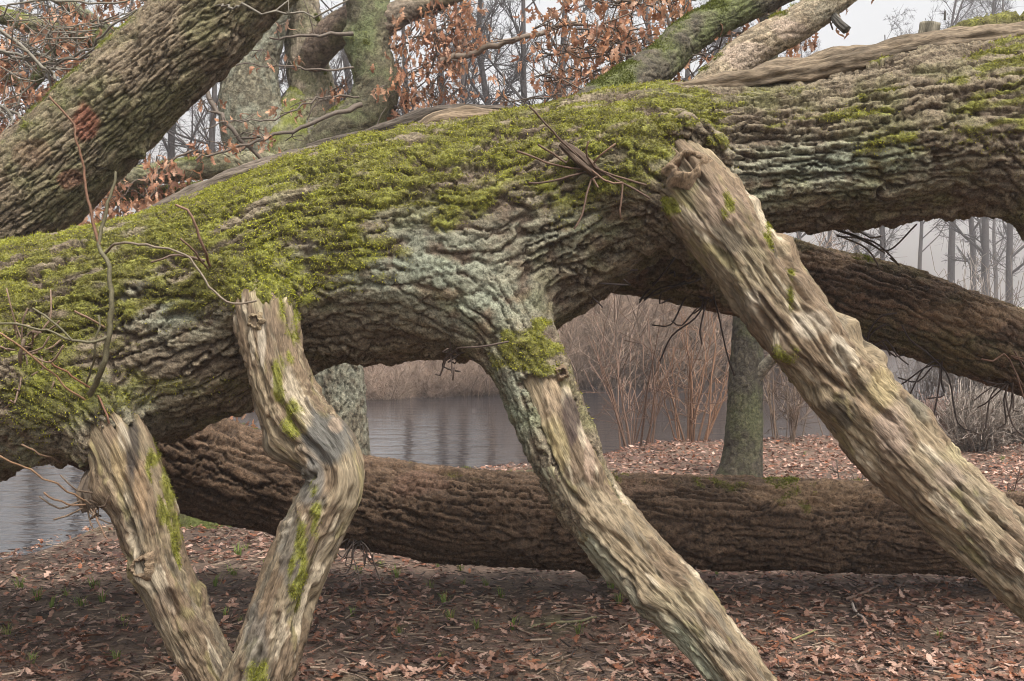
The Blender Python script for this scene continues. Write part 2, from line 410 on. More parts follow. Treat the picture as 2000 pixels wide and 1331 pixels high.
def field(cv, lo_, dim, h_, sub=1):
    f = np.full(dim, 0.3, np.float32)
    ax = [np.arange(dim[k], dtype=np.float32) * h_ + lo_[k] for k in range(3)]
    for c, r in zip(cv.c[::sub], cv.r[::sub]):
        R = r + 0.11
        i0 = np.clip(((c - R - lo_) / h_).astype(int), 0, dim); i1 = np.clip(((c + R - lo_) / h_).astype(int) + 1, 0, dim)
        if (i1 <= i0).any(): continue
        x, y, z = [(ax[k][i0[k]:i1[k]] - c[k]) ** 2 for k in range(3)]
        d = np.sqrt(x[:, None, None] + y[None, :, None] + z[None, None, :]) - np.float32(r)
        v = f[i0[0]:i1[0], i0[1]:i1[1], i0[2]:i1[2]]; np.minimum(v, d, out=v)
    return f
def trunk_skin(lo_, hi_, h_):
    dim = np.ceil((hi_ - lo_) / h_).astype(int)
    fld = field(c_main, lo_, dim, h_, 3)
    for cv, k in ((c_leg1, .14), (c_leg2, .09), (c_leg3, .16), (c_leg4, .10), (c_slab, .05), (c_drop, .15), (c_rim2, .03), (c_rim4, .04)):
        i0 = np.clip(((cv.c.min(0) - cv.r.max() - .3 - lo_) / h_).astype(int), 0, dim); i1 = np.clip(((cv.c.max(0) + cv.r.max() + .3 - lo_) / h_).astype(int), 0, dim)
        if (i1 <= i0).any(): continue
        g_ = field(cv, lo_, dim, h_, 2)[i0[0]:i1[0], i0[1]:i1[1], i0[2]:i1[2]]; a = fld[i0[0]:i1[0], i0[1]:i1[1], i0[2]:i1[2]]
        w_ = np.clip(0.5 + 0.5 * (g_ - a) / k, 0, 1); a[...] = g_ + (a - g_) * w_ - k * w_ * (1 - w_)
    V, Q = surface_nets(fld, lo_, h_)
    cnt = np.zeros(len(V))                                       # relax the voxel steps; the open rim stays put
    for k in range(4): cnt += np.bincount(Q[:, k], minlength=len(V))
    inner = (cnt >= 3)[:, None]
    for it in range(3):
        acc = np.zeros_like(V); n_ = np.zeros(len(V))
        for k in range(4):
            for o in (1, 3):
                a_, b_ = Q[:, k], Q[:, (k + o) % 4]
                for c in range(3): acc[:, c] += np.bincount(a_, V[b_, c], len(V))
                n_ += np.bincount(a_, minlength=len(V))
        V = np.where(inner, lerp(V, acc / np.maximum(n_, 1)[:, None], 0.6), V)
    return V, Q
SEAM = 4.93                                                      # fine towards the photographer, coarser on the far side
fV, fQ = trunk_skin(lo, np.array([hi[0], SEAM + .012, hi[2]]), 0.0079)
bV, bQ = trunk_skin(np.array([lo[0], SEAM - .012, lo[2]]), hi, 0.0190)
TV = np.concatenate([fV, bV]); TQ = np.concatenate([fQ, bQ + len(fV)])
TN = normals_of(TV, TQ)
TV = TV + TN * (0.022 * fbm(TV * np.array([2.2, 3, 3]) + 3, 3))[:, None]
TN = normals_of(TV, TQ)
# bark relief, each limb's own flow, blended where limbs meet
hsum = 0; wsum = 0; crs = 0; cr2s = 0; usum = 0
best = np.full(len(TV), 9.0); buv = np.zeros((len(TV), 3), np.float32); W_leg3 = None
for k, cv in enumerate(curves):
    box = ((TV > cv.c.min(0) - cv.r.max() - .25) & (TV < cv.c.max(0) + cv.r.max() + .25)).all(1); ii = np.nonzero(box)[0]
    u, th, d, r = cv.project(TV[ii])
    w_ = np.zeros(len(TV), np.float32); sd_ = d - r
    edge = sst(0, 0.12, u) * sst(0, 0.12, cv.L - u) if k else np.ones(len(u))
    w_[ii] = np.exp(-np.clip(sd_, -0.3, 1) / 0.045) * (edge + 1e-4)
    big = k in (0, 6)
    hh, cr, cr2 = bark(u, th, float(np.median(cv.r)), 0.46 if big else 0.24, 0.064 if big else 0.05, k * 11, .3 if big else .36, .8)
    t_ = np.zeros(len(TV), np.float32); t_[ii] = hh; hsum = hsum + t_ * w_
    t_ = np.zeros(len(TV), np.float32); t_[ii] = cr; crs = crs + t_ * w_
    t_ = np.zeros(len(TV), np.float32); t_[ii] = cr2; cr2s = cr2s + t_ * w_
    wsum = wsum + w_
    if k == 3: W_leg3 = w_
    if k == 1: W_leg1 = w_
    if k == 0: U_main = np.zeros(len(TV), np.float32); U_main[ii] = u; TH_main = np.zeros(len(TV), np.float32); TH_main[ii] = th
h = hsum / wsum; cr = crs / wsum; cr2 = cr2s / wsum; W_leg3 = W_leg3 / wsum; W_leg1 = W_leg1 / wsum
def pix(V): return 1000 + F * V[:, 0] / V[:, 1], HZ - F * (V[:, 2] - EYE) / V[:, 1]
px, py = pix(TV)
nb = fbm(TV * np.array([3.0, 4, 5]) + 20, 3); nf = noise(TV * 14 + 7); ns_ = noise(TV * np.array([5, 16, 22]) + 70)
Rm = .46; str_ = noise(np.stack([U_main * 2.6, np.cos(TH_main) * Rm * 15, np.sin(TH_main) * Rm * 15], 1) + 60); str2 = noise(np.stack([U_main * 7, np.cos(TH_main) * Rm * 26, np.sin(TH_main) * Rm * 26], 1) + 160)
lim = np.interp(px, [-400, 0, 200, 400, 600, 750, 850, 1000, 1200, 1350, 1450, 1700, 1900, 2000, 2400], [800, 770, 700, 610, 600, 560, 455, 400, 395, 330, 310, 330, 420, 440, 400])
den = np.interp(px, [-400, 0, 1250, 1380, 1480, 1820, 1920, 2400], [.9, 1, 1, .85, .45, .42, .85, .8])
front = sst(0.35, -0.1, TN[:, 1])
up = TN[:, 2]
moss = sst(-60, 70, lim - py + 85 * nb) * front + (1 - front) * sst(0.1, 0.5, up + .3 * nb)
moss = moss * sst(0.10, 0.62, den - 0.47 + 0.55 * str_ + 0.42 * str2 + 0.28 * nb + 0.12 * nf)
moss = moss * sst(-0.55, -0.1, up) * sst(0.30, 0.52, h + 0.12 * nf + 0.06 * moss)
pat = np.exp(-(((px - 1035) / 78) ** 2 + ((py - 690) / 60) ** 2)) * front        # patch on the bent limb
moss = np.maximum(moss, sst(.35, .7, pat + .45 * ns_ + .35 * nf - .05) * (pat > .2))
low = np.exp(-(((px - 130) / 230) ** 2 + ((py - 720) / 120) ** 2)) * sst(-0.1, 0.4, nb + .5 * ns_ + .1) * front
moss = np.maximum(moss, 0.8 * low)
bare = (py > 735 + 40 * ns_) & (px - np.interp(py, c_leg3.c[:, 2] * 0 + pix(c_leg3.c)[1], pix(c_leg3.c)[0]) > -28 + 14 * nf) & (px - np.interp(py, pix(c_leg3.c)[1], pix(c_leg3.c)[0]) < 60) & (W_leg3 > 0.5) & (TN[:, 1] < 0.2)
bare = bare.astype(float)
bare1 = ((py > 815 + 45 * ns_ + 20 * nf) & (px > 168) & (W_leg1 > 0.4) & (TN[:, 1] < 0.3)).astype(float)
bare = np.maximum(bare, bare1)
depth = 0.046 * np.interp(px, [0, 900, 1300, 2000], [0.95, .95, 1.05, 1.1])
depth = depth * lerp(1, 0.55, W_leg3)
fill = 0.10 * moss                                            # moss cushions fill the furrows
disp = (h * (1 - fill) + 0.62 * fill - 0.45) * depth + moss * (0.003 + 0.005 * nf + 0.005 * noise(TV * 40))
hang = sst(-0.55, -0.95, up) * sst(0.1, 0.7, noise(TV * np.array([9, 9, 3]) + 5)) * 0.03         # ragged bark below
TV2 = TV + TN * (disp + hang - 0.055 * bare)[:, None]
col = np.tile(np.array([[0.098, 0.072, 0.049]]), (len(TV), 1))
col = mixc(col, (0.18, 0.144, 0.094), sst(0.35, 0.75, h + .15 * nf) * (.45 + .55 * cr))     # paler crusted ridge crowns; furrows stay darker, their shade put into the colour
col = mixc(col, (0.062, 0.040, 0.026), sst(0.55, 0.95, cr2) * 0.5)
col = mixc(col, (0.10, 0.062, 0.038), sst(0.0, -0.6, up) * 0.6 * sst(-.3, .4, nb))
col = mixc(col, (0.125, 0.128, 0.045), sst(-0.1, 0.45, nb + 0.25 * nf) * 0.5)
lich = 0
for (lx, ly, rx, ry, a) in ((830, 520, 200, 85, 1), (950, 590, 110, 70, .9), (330, 600, 110, 60, .9), (700, 470, 90, 70, .5), (1620, 320, 190, 45, .95), (1080, 450, 170, 60, .55), (1000, 800, 60, 200, .8), (40, 880, 90, 70, .5), (1480, 360, 90, 40, .7), (230, 790, 120, 60, .4)):
    lich = np.maximum(lich, a * np.exp(-((px - lx) / rx) ** 2 - ((py - ly) / ry) ** 2))
lich = lich * front * sst(-0.15, 0.35, ns_ * 0.6 + nf * 0.5 + 0.5 * (h - .5) + 0.25) * (1 - moss)
col = mixc(col, (0.205, 0.23, 0.168), lich * 0.75)
mc = np.array([[0.115, 0.112, 0.022]]) + np.array([[0.07, 0.08, 0.004]]) * np.clip(nf, -1, 1)[:, None]
col = col + (mc - col) * (sst(0.2, 0.7, moss) * 0.85)[:, None]
OAK = empty('fallen_oak', (0.6, 4.3, 0.0))
tag(OAK, 'huge mossy fallen oak trunk propped on four bare dead limbs', 'fallen tree')
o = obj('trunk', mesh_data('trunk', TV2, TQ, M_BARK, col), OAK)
tag(o, 'deeply ridged oak trunk with green moss along its upper side')
TN2 = normals_of(TV2, TQ)
_vx, _vy = pix(TV2)
def on_trunk(x, y, rad=9):
    k = (np.abs(_vx - x) < rad) & (np.abs(_vy - y) < rad)
    return float(TV2[k, 1].min()) if k.any() else 4.85
vis = (TN2[:, 1] < 0.55) & (px > -500) & (px < 2450)
T, f, c = moss_strands(TV2, TN2, (moss ** 1.3) * vis, 215000, 0.0095, 0.0040, seed=3)
o = obj('moss', mesh_data('moss', T, f, M_MOSS, c), OAK); tag(o, kind='stuff')

# ------------------------------------------------------------------ the fallen oak: dead limbs
def flakes(e):
    f1 = sst(.06, .13, noise(e * np.array([2.6, 13, 13]) + 33) + .35 * noise(e * np.array([12, 34, 34])) + .15 * noise(e * np.array([40, 80, 80])))
    f2 = sst(.05, .12, noise(e * np.array([6, 22, 22]) + 133) + .35 * noise(e * np.array([24, 50, 50])) + .15 * noise(e * np.array([50, 90, 90])))
    return f1, f2
def wood_limb(name, label, pts, knots=(), seed=0, mosspatch=(), ds=0.0095, nth=144, parent=OAK, dark=0.0, greyleft=0.0, pale=0.0):
    cv = Curve(pts, carry=True); kr_ = np.random.default_rng(seed); knots = tuple(knots) + tuple((kr_.uniform(.1, .95), kr_.uniform(0, 6.28), kr_.uniform(.018, .05), kr_.uniform(.006, .02), kr_.choice([0, 0, .012])) for _ in range(8))
    kx_, ky_ = pix(cv.c); tn = np.stack([np.gradient(kx_), np.gradient(ky_)], 1); tn /= np.linalg.norm(tn, axis=1)[:, None]
    kl = []
    for kn in knots:
        if kn[0] > 1.5:                                              # given by where it shows on the limb
            i_ = int(np.argmin((kx_ - kn[0]) ** 2 + (ky_ - kn[1]) ** 2)); off = np.array([kn[0] - kx_[i_], kn[1] - ky_[i_]])
            side = off @ np.array([-tn[i_, 1], tn[i_, 0]]); rp = cv.r[i_] * F / cv.c[i_, 1]
            sg = np.sign(cv.n2[i_] @ np.array([-tn[i_, 1], 0, -tn[i_, 0]])) or 1
            kl.append((cv.s[i_] / cv.L, math.pi - sg * math.asin(np.clip(side / rp, -.98, .98))) + kn[2:])
        else: kl.append(kn)
    knots = tuple(kl)
    def rad(u, th, r):
        rm = 0.12; e = np.stack([u, np.cos(th) * rm, np.sin(th) * rm], 1) + seed
        e = e + .012 * np.stack([0 * u, noise(e * np.array([3, 6, 6]) + 5), noise(e * np.array([3, 6, 6]) + 15)], 1)
        calm = sst(.1, .4, u)
        a = fbm(e * np.array([2.0, 6, 6]), 3)                                        # uneven girth, broad flutes
        brk = sst(-.1, .15, noise(e * np.array([5, 10, 10]) + 401))                   # cracks come and go
        ck = sst(.78, .97, 1 - np.abs(noise(e * np.array([1.0, 13, 13]) + 19)) * 1.5) * brk
        ck2 = sst(.80, .98, 1 - np.abs(noise(e * np.array([2.0, 30, 30]) + 49)) * 1.5) * (1 - .7 * brk)
        fl, f2 = flakes(e)
        fib = noise(e * np.array([14, 85, 85])) + .8 * noise(e * np.array([34, 95, 95]) + 9)
        rot = sst(.15, .45, noise(e * np.array([4, 7, 7]) + 301))                     # crumbly patches
        R = r * (1 + 0.10 * a) + calm * (.009 * fl + .006 * f2 - .032 * ck - .014 * ck2) + .0028 * fib + rot * .006 * noise(e * np.array([38, 50, 50])) - .004 * sst(.4, .65, noise(e * np.array([55, 80, 80]) + 5))
        for (ks, kth, kr, kh, hole) in knots:
            dth = np.arctan2(np.sin(th - kth), np.cos(th - kth)); dd = np.sqrt(((u - ks * cv.L)) ** 2 + (dth * r) ** 2) / kr
            dd = dd * (1 + 0.25 * noise(e * 18))
            R = R + kh * np.exp(-dd ** 2) - hole * np.exp(-(dd / 0.42) ** 4)
        return R
    V, fl, U, T_, R0, D = tube(cv, ds, nth, rad)
    e = np.stack([U, np.cos(T_) * .12, np.sin(T_) * .12], 1) + seed
    e = e + .012 * np.stack([0 * U, noise(e * np.array([3, 6, 6]) + 5), noise(e * np.array([3, 6, 6]) + 15)], 1)
    s1 = noise(e * np.array([1.4, 8, 8]) + 3); s2 = noise(e * np.array([6, 34, 34]) + 13); s3 = fbm(e * np.array([4, 9, 9]) + 23, 3); s4 = noise(e * np.array([3.2, 16, 16]) + 61)
    f1, f2 = flakes(e); sp = noise(e * np.array([30, 70, 70]) + 91)
    c = np.tile(np.array([[0.205, 0.156, 0.098]]), (len(V), 1))
    c = mixc(c, (0.125, 0.104, 0.075), sst(0.02, 0.14, s1 + .22 * s2 + .15 * sp) * .8)        # greyed weathering
    c = mixc(c, (0.158, 0.110, 0.070), f1 * 0.75)                                              # older outer layer
    c = mixc(c, (0.25, 0.195, 0.125), f2 * (1 - f1) * .6)
    c = mixc(c, (0.175, 0.150, 0.062), sst(0.22, 0.36, s3 + .15 * sp) * 0.55)                  # algae
    c = mixc(c, (0.38, 0.315, 0.225), sst(0.34, 0.40, s4 + 0.3 * s2 + .12 * sp + pale) * 0.85)   # fresh breaks
    c = mixc(c, (0.065, 0.05, 0.037), sst(0.40, 0.48, s2 * .5 - s1 * .3 + .5 * s3 + .15 * sp + dark) * 0.85)
    c = c * (.78 * (1 + .22 * sp))[:, None]
    vx, vy = pix(V)
    for (kx, ky, rx, ry, cc, a) in greyspots.get(seed, ()):
        c = mixc(c, tuple(.46 * x for x in cc), a * sst(0.25, 0.6, np.exp(-((vx - kx) / rx) ** 2 - ((vy - ky) / ry) ** 2) + 0.3 * s2 + .2 * s3) * (D[:, 1] < .3))
    if greyleft:
        c = mixc(c, (0.19, 0.205, 0.15), greyleft * sst(0.3, 0.8, -D[:, 0] + .3 * s3))
    mk = np.zeros(len(V))
    for (kx, ky, rx, ry) in mosspatch:
        mk = np.maximum(mk, np.exp(-((vx - kx) / rx) ** 2 - ((vy - ky) / ry) ** 2) * (D[:, 1] < 0.5))
    mk = sst(0.30, 0.75, mk * (0.85 + 1.1 * s2 + 0.9 * noise(e * np.array([14, 30, 30]))))
    c = mixc(c, (0.17, 0.175, 0.025), mk * 0.75)
    uvw = np.stack([U, np.cos(T_) * .12 + seed, np.sin(T_) * .12], 1)
    o = obj(name, mesh_data(name, V, fl, M_WOOD, c, uvw), parent); tag(o, label); LIMBV.append(V); LIMBO.append(o)
    if mk.max() > 0.1:
        t = moss_strands(V, D, mk, int(2200 * len(mosspatch)), 0.008, 0.003, bright=(0.24, 0.26, 0.02), seed=seed + 1)
        mo = obj('moss', mesh_data('moss', t[0], t[1], M_MOSS, t[2]), o, (0, 0, 0)); tag(mo, kind='stuff')
    return cv
LIMBV = []; LIMBO = []
PK, DK, CR, GY_ = (0.38, 0.29, 0.21), (0.075, 0.06, 0.05), (0.56, 0.47, 0.35), (0.17, 0.16, 0.14)
greyspots = {
    21: ((258, 880, 14, 70, DK, .9), (232, 900, 16, 60, (.5, .37, .2), .8), (240, 855, 12, 30, CR, .8), (275, 960, 14, 50, (.5, .34, .2), .7), (270, 1110, 12, 22, DK, .5), (330, 1180, 30, 35, (.15, .09, .06), .6)),
    22: ((512, 660, 9, 65, CR, 1), (505, 560, 30, 50, (.46, .38, .23), .8), (640, 860, 55, 50, GY_, .95), (610, 950, 30, 60, GY_, .8), (570, 1080, 30, 90, GY_, .6), (680, 960, 25, 80, (.46, .37, .24), .7), (655, 830, 14, 14, PK, 1), (500, 1250, 25, 80, GY_, .6)),
    23: ((1075, 770, 18, 50, (.5, .37, .24), .9), (1115, 830, 18, 60, (.09, .06, .05), .9), (1085, 880, 30, 60, (.5, .4, .2), .7), (1150, 900, 12, 50, (.5, .36, .26), .8), (1180, 1010, 40, 50, (.44, .34, .22), .7), (1330, 1170, 60, 30, (.45, .37, .23), .5)),
    24: ((1470, 520, 40, 60, (.40, .32, .2), .6), (1590, 630, 40, 30, CR, .8), (1470, 590, 18, 30, CR, .9), (1640, 690, 25, 40, CR, .7), (1720, 760, 30, 50, (.46, .36, .19), .8), (1850, 930, 30, 25, PK, .9), (1740, 850, 40, 60, (.42, .31, .24), .6), (1800, 760, 25, 70, (.2, .18, .13), .7), (1900, 880, 60, 30, (.5, .42, .24), .7), (1400, 400, 50, 40, (.42, .3, .22), .6)),
}
FR = math.pi                                                     # the side that faces the photographer
wood_limb('dead_limb', 'bare tan dead limb with a round knot and dark stain', [(150, 745, 50, 4.75), (222, 850, 58, 4.46), (252, 920, 59, 4.43), (285, 1000, 56, 4.42), (312, 1100, 52, 4.42), (355, 1200, 50, 4.42), (410, 1300, 46, 4.42), (445, 1370, 46, 4.42), (480, 1440, 48, 4.42)],
          ((276, 1108, .035, .02, .045), (300, 1120, .05, .018, 0), (190, 960, .07, .04, 0)), 21, ((325, 960, 18, 90), (345, 1050, 14, 60), (300, 900, 14, 40)))
wood_limb('dead_limb', 'crooked dead limb with a sharp elbow and moss streaks', [(508, 560, 44, 4.95), (512, 572, 52, 4.62), (515, 584, 56, 4.46), (519, 622, 55, 4.38), (533, 700, 54, 4.34), (560, 785, 58, 4.32), (600, 848, 60, 4.30), (642, 893, 56, 4.28), (655, 940, 55, 4.26), (630, 1000, 58, 4.25), (585, 1100, 57, 4.23), (549, 1200, 57, 4.22), (516, 1300, 61, 4.2), (485, 1390, 64, 4.2), (468, 1450, 66, 4.2)],
          ((497, 627, .022, .012, .025), (540, 880, .06, .04, .0), (690, 960, .05, .02, .02), (570, 1020, .03, .014, .015), (655, 832, .03, .015, .01)), 22, ((555, 580, 22, 55), (570, 650, 14, 60), (545, 750, 14, 50), (575, 820, 22, 40), (615, 1000, 12, 60), (590, 1070, 12, 80), (575, 1150, 14, 60), (500, 1310, 25, 30)))
wood_limb('dead_limb', 'bent limb, bark peeling from pale bare wood below', [(985, 640, 45, 4.54), (1050, 750, 63, 4.46), (1094, 860, 65, 4.41), (1148, 975, 62, 4.36), (1212, 1060, 62, 4.3), (1288, 1140, 60, 4.25), (1350, 1203, 56, 4.2), (1408, 1275, 52, 4.15), (1458, 1340, 52, 4.12), (1540, 1450, 52, 4.1)],
          ((1098, 728, .022, .025, 0), (1190, 1010, .055, .022, .008), (1270, 1170, .07, .04, 0), (1400, 1190, .05, .012, 0)), 23, (), greyleft=0.6)
c_w4 = wood_limb('dead_limb', 'thick pale bare dead limb with a knot hole at its top', [(1300, 312, 50, 4.98), (1312, 325, 64, 4.68), (1338, 352, 74, 4.50), (1393, 420, 76, 4.40), (1462, 512, 73, 4.35), (1567, 650, 74, 4.3), (1692, 800, 78, 4.25), (1842, 960, 77, 4.15), (1990, 1103, 74, 4.05), (2150, 1260, 71, 3.95), (2320, 1440, 75, 3.9), (2400, 1530, 75, 3.88)],
          ((1525, 678, .05, .045, 0), (1545, 470, .05, .035, 0), (1650, 645, .045, .04, 0), (1705, 700, .05, .03, 0), (1480, 400, .03, .03, 0), (1600, 780, .06, .04, 0), (1640, 632, .012, .0, .03), (1815, 800, .05, .02, 0)),
          24, ((1500, 470, 10, 50), (1420, 400, 14, 30), (1545, 560, 8, 40), (1310, 395, 22, 25), (1535, 690, 22, 22)), nth=180, pale=0.0)

def knot(px_, py_, Y, size, nrm=(0, -1, .15), stretch=1.3, ang=0.9, colr=(.17, .12, .075), inner=(.10, .05, .028), seed=0, limb=0):
    """a swollen ring of wood round a hollow"""
    nth, nr = 48, 22; th = np.linspace(0, 2 * math.pi, nth, endpoint=False); q_ = np.linspace(0, 1, nr)
    T_, Q_ = np.meshgrid(th, q_, indexing='ij'); T_ = T_.ravel(); Q_ = Q_.ravel()
    e = np.stack([np.cos(T_) * Q_, np.sin(T_) * Q_, T_ * 0 + seed], 1)
    rr_ = Q_ * (1 + .42 * noise(np.stack([np.cos(T_) * 1.6, np.sin(T_) * 1.6, T_ * 0 + seed], 1)))
    hgt = np.interp(Q_, [0, .3, .42, .52, .62, .78, 1], [-.75, -.62, -.15, .26, .30, .10, -.35]) + .13 * noise(e * 6) + .08 * noise(np.stack([np.cos(T_) * 9, np.sin(T_) * 9, Q_ * 2], 1))
    a = rr_ * np.cos(T_) * stretch; b_ = rr_ * np.sin(T_)
    n_ = np.array(nrm, float); n_ /= np.linalg.norm(n_); x_ = np.cross(n_, (0, 0, 1)); x_ /= np.linalg.norm(x_); z_ = np.cross(x_, n_)
    ca, sa = math.cos(ang), math.sin(ang)
    Vl = np.concatenate(LIMBV); ax_, ay_ = pix(Vl); kk = (np.abs(ax_ - px_) < 8) & (np.abs(ay_ - py_) < 8); Y = min(float(Vl[kk, 1].min()) if kk.any() else Y, on_trunk(px_, py_)) + .15 * size
    V = P(px_, py_, Y) + size * ((a * ca - b_ * sa)[:, None] * x_ + (a * sa + b_ * ca)[:, None] * z_ + hgt[:, None] * n_)
    i_ = np.arange(nth)[:, None] * nr; j_ = np.arange(nr - 1)[None]; i2 = (np.arange(nth)[:, None] + 1) % nth * nr
    Qd = np.stack([i_ + j_, i2 + j_, i2 + j_ + 1, i_ + j_ + 1], -1).reshape(-1, 4)
    c = np.tile(np.array([colr]), (len(V), 1)); c = mixc(c, inner, sst(.5, .4, Q_) * .9); c = mixc(c, (.06, .045, .033), sst(.1, .5, noise(e * np.array([6, 6, 1]) + 3)) * .7)
    o = obj('knot', mesh_data('knot', V, Qd, M_WOOD, c, np.stack([T_ * .3, Q_ * .06 + seed, Q_ * 0], 1)), LIMBO[limb], (0, 0, 0))
knot(1342, 322, 4.50, .078, (-.1, -1, .5), 1.25, -.7, seed=1, limb=3)
knot(276, 1108, 4.315, .05, (-.35, -1, .1), 1.2, -1.1, seed=2, inner=(.07, .05, .035))
knot(497, 627, 4.235, .032, (-.3, -1, .1), 1.1, 0, seed=3, colr=(.2, .15, .09), limb=1)
knot(1098, 728, 4.30, .03, (.2, -1, .1), 1.0, 0, seed=4, inner=(.3, .21, .15), limb=2)
# callus rims round the sockets of two limbs, split lips along the top of the trunk
def wood_tube(name, pts, colr, depth=0.006, parent=OAK, label=None, ds=0.01, nth=36, seed=0, c2=None):
    cv = Curve(pts)
    def rad(u, th, r):
        e = np.stack([u, np.cos(th) * .05, np.sin(th) * .05], 1) + seed
        return r * (1 + 0.45 * fbm(e * np.array([7, 14, 14]), 3)) + depth * noise(e * np.array([6, 60, 60]))
    V, fl, U, T_, R0, D = tube(cv, ds, nth, rad)
    e = np.stack([U, np.cos(T_) * .05, np.sin(T_) * .05], 1) + seed
    c = np.tile(np.array([colr]), (len(V), 1)); c = mixc(c, c2 or tuple(x * .55 for x in colr), sst(-0.1, .5, noise(e * np.array([2.5, 26, 26]))))
    c = mixc(c, tuple(min(.8, x * 1.5) for x in colr), sst(0.2, .6, noise(e * np.array([4, 30, 30]) + 9)) * .6)
    o = obj(name, mesh_data(name, V, fl, M_WOOD, c, np.stack([U, np.cos(T_) * .05 + seed, np.sin(T_) * .05], 1)), parent)
    if label: tag(o, label)
    return o
wood_tube('split_lip', [(150, 470, 6, 4.8), (260, 432, 10, 4.8), (340, 396, 14, 4.8), (450, 350, 17, 4.8), (560, 318, 18, 4.8), (680, 288, 18, 4.8), (790, 262, 15, 4.8), (850, 240, 13, 4.8)], (0.125, 0.100, 0.078), depth=.01, seed=4, label='smooth grey brown lip of split wood along the trunk')
wood_tube('split_lip', [(820, 250, 8, 4.78), (850, 238, 18, 4.8), (900, 232, 22, 4.8), (950, 232, 17, 4.8), (1010, 226, 8, 4.8)], (0.15, 0.11, 0.072), seed=5)
wood_tube('split_lip', [(600, 290, 8, 4.95), (720, 262, 12, 4.95), (830, 228, 15, 4.95), (900, 215, 12, 4.95), (1000, 214, 6, 4.95)], (0.08, 0.064, 0.05), seed=6)
wood_tube('split_lip', [(1290, 178, 10, 4.72), (1400, 168, 20, 4.74), (1520, 148, 26, 4.76), (1650, 122, 27, 4.78), (1780, 98, 26, 4.8), (1900, 80, 25, 4.82), (2020, 68, 24, 4.84), (2250, 30, 22, 4.86)], (0.135, 0.102, 0.068), depth=.013, seed=7, nth=48, label='long smooth brown lip of split wood with a dark gap below')

# ------------------------------------------------------------------ bark covered limbs
spots_ = {31: ((1600, 965, 130, 30, (.24, .155, .092), .8), (1250, 950, 60, 18, (.20, .125, .08), .6), (820, 945, 60, 25, (.13, .075, .05), .6)),
          47: ((1900, 620, 130, 30, (.23, .15, .09), .7), (1600, 510, 80, 20, (.26, .175, .11), .8)),
          71: ((165, 240, 30, 38, (.20, .075, .045), .85), (140, 350, 26, 18, (.17, .075, .05), .7), (60, 300, 40, 30, (.15, .08, .055), .4)),
          55: ((1460, 110, 60, 30, (.27, .205, .155), .7), (1540, 60, 50, 25, (.27, .205, .155), .7))}
def bark_limb(name, pts, parent, length=0.2, width=0.045, depth=0.016, ds=0.009, nth=None, seed=0, base=(0.15, 0.112, 0.082), mossy=0.0, lichen=0.0, moss_n=0, label=None, world=False, green=0.0, burrs=(), plates=True, ref=(0, 1, 0), reddish=0.0, mlen=.015, mcol=None, k2=.4, wv=1.0, fine=None):
    cv = Curve(pts, world=world, ref=ref); rm = float(np.median(cv.r))
    nth = nth or int(np.clip(2 * math.pi * cv.r.max() / ds, 16, 320)); keep = {}
    def rad(u, th, r):
        h_, cr_, cr2_ = bark(u, th, rm, length, width, seed, k2, wv); keep['h'] = h_; keep['c'] = cr_; keep['c2'] = cr2_
        e = np.stack([u, np.cos(th) * rm, np.sin(th) * rm], 1) + seed
        R = r * (1 + 0.07 * fbm(e * 3.0, 3)) + (h_ - 0.5) * depth
        for (ks, kth, kr, kh) in burrs:
            dth = np.arctan2(np.sin(th - kth), np.cos(th - kth)); dd = np.sqrt((u - ks * cv.L) ** 2 + (dth * r) ** 2) / kr
            R = R + kh * np.exp(-dd ** 2) * (.8 + 0.6 * noise(e * 20)) 
        return R
    V, fl, U, T_, R0, D = tube(cv, ds, nth, rad, cap=False, fine=fine)
    cr_, cr2_ = keep['c'], keep['c2']
    e = V * 1.0 + seed; nb_ = fbm(e * 3, 3); nf_ = noise(e * 13)
    c = np.tile(np.array([base]), (len(V), 1)); b3 = np.array(base)
    c = mixc(c * .72, tuple(b3 * 1.65), sst(.3, .7, keep['h'] + .12 * nf_) * (.35 + .65 * cr_)); c = mixc(c, tuple(b3 * np.array([.62, .55, .5])), sst(.5, .95, cr2_) * .6)  # crusted crowns lightened, furrows darkened: furrow shade painted into the bark colour
    if reddish: c = mixc(c, (0.17, 0.085, 0.055), reddish * sst(0.1, .5, nb_))
    if green: c = mixc(c, (0.10, 0.12, 0.035), green * sst(-.3, .4, nb_ + .3 * nf_))
    if lichen: c = mixc(c, (0.33, 0.36, 0.28), lichen * sst(-.2, .4, nb_ * .8 + .5 * nf_))
    vx_, vy_ = pix(V)
    for (kx, ky, rx, ry, cc, a_) in spots_.get(seed, ()):
        c = mixc(c, cc, a_ * sst(.3, .55, np.exp(-((vx_ - kx) / rx) ** 2 - ((vy_ - ky) / ry) ** 2) + .3 * nf_ + .2 * nb_) * (D[:, 1] < .4))
    mk = np.zeros(len(V))
    if mossy:
        mk = sst(0.35, 0.85, D[:, 2] * .55 + mossy + .55 * nb_ + .3 * nf_)
        c = mixc(c, mcol or (0.125, 0.135, 0.022), mk * .9)
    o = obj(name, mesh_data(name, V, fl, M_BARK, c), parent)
    if label: tag(o, label)
    if moss_n and mk.max() > .1:
        t = moss_strands(V, D, mk ** 1.4 * (D[:, 1] < .5), moss_n, mlen, 0.004, bright=tuple(1.5 * np.array(mcol)) if mcol else (0.22, 0.235, 0.03), dull=tuple(.8 * np.array(mcol)) if mcol else (0.10, 0.10, 0.03), seed=seed + 2)
        mo = obj('moss', mesh_data('moss', t[0], t[1], M_MOSS, t[2]), parent); tag(mo, kind='stuff')
    return cv
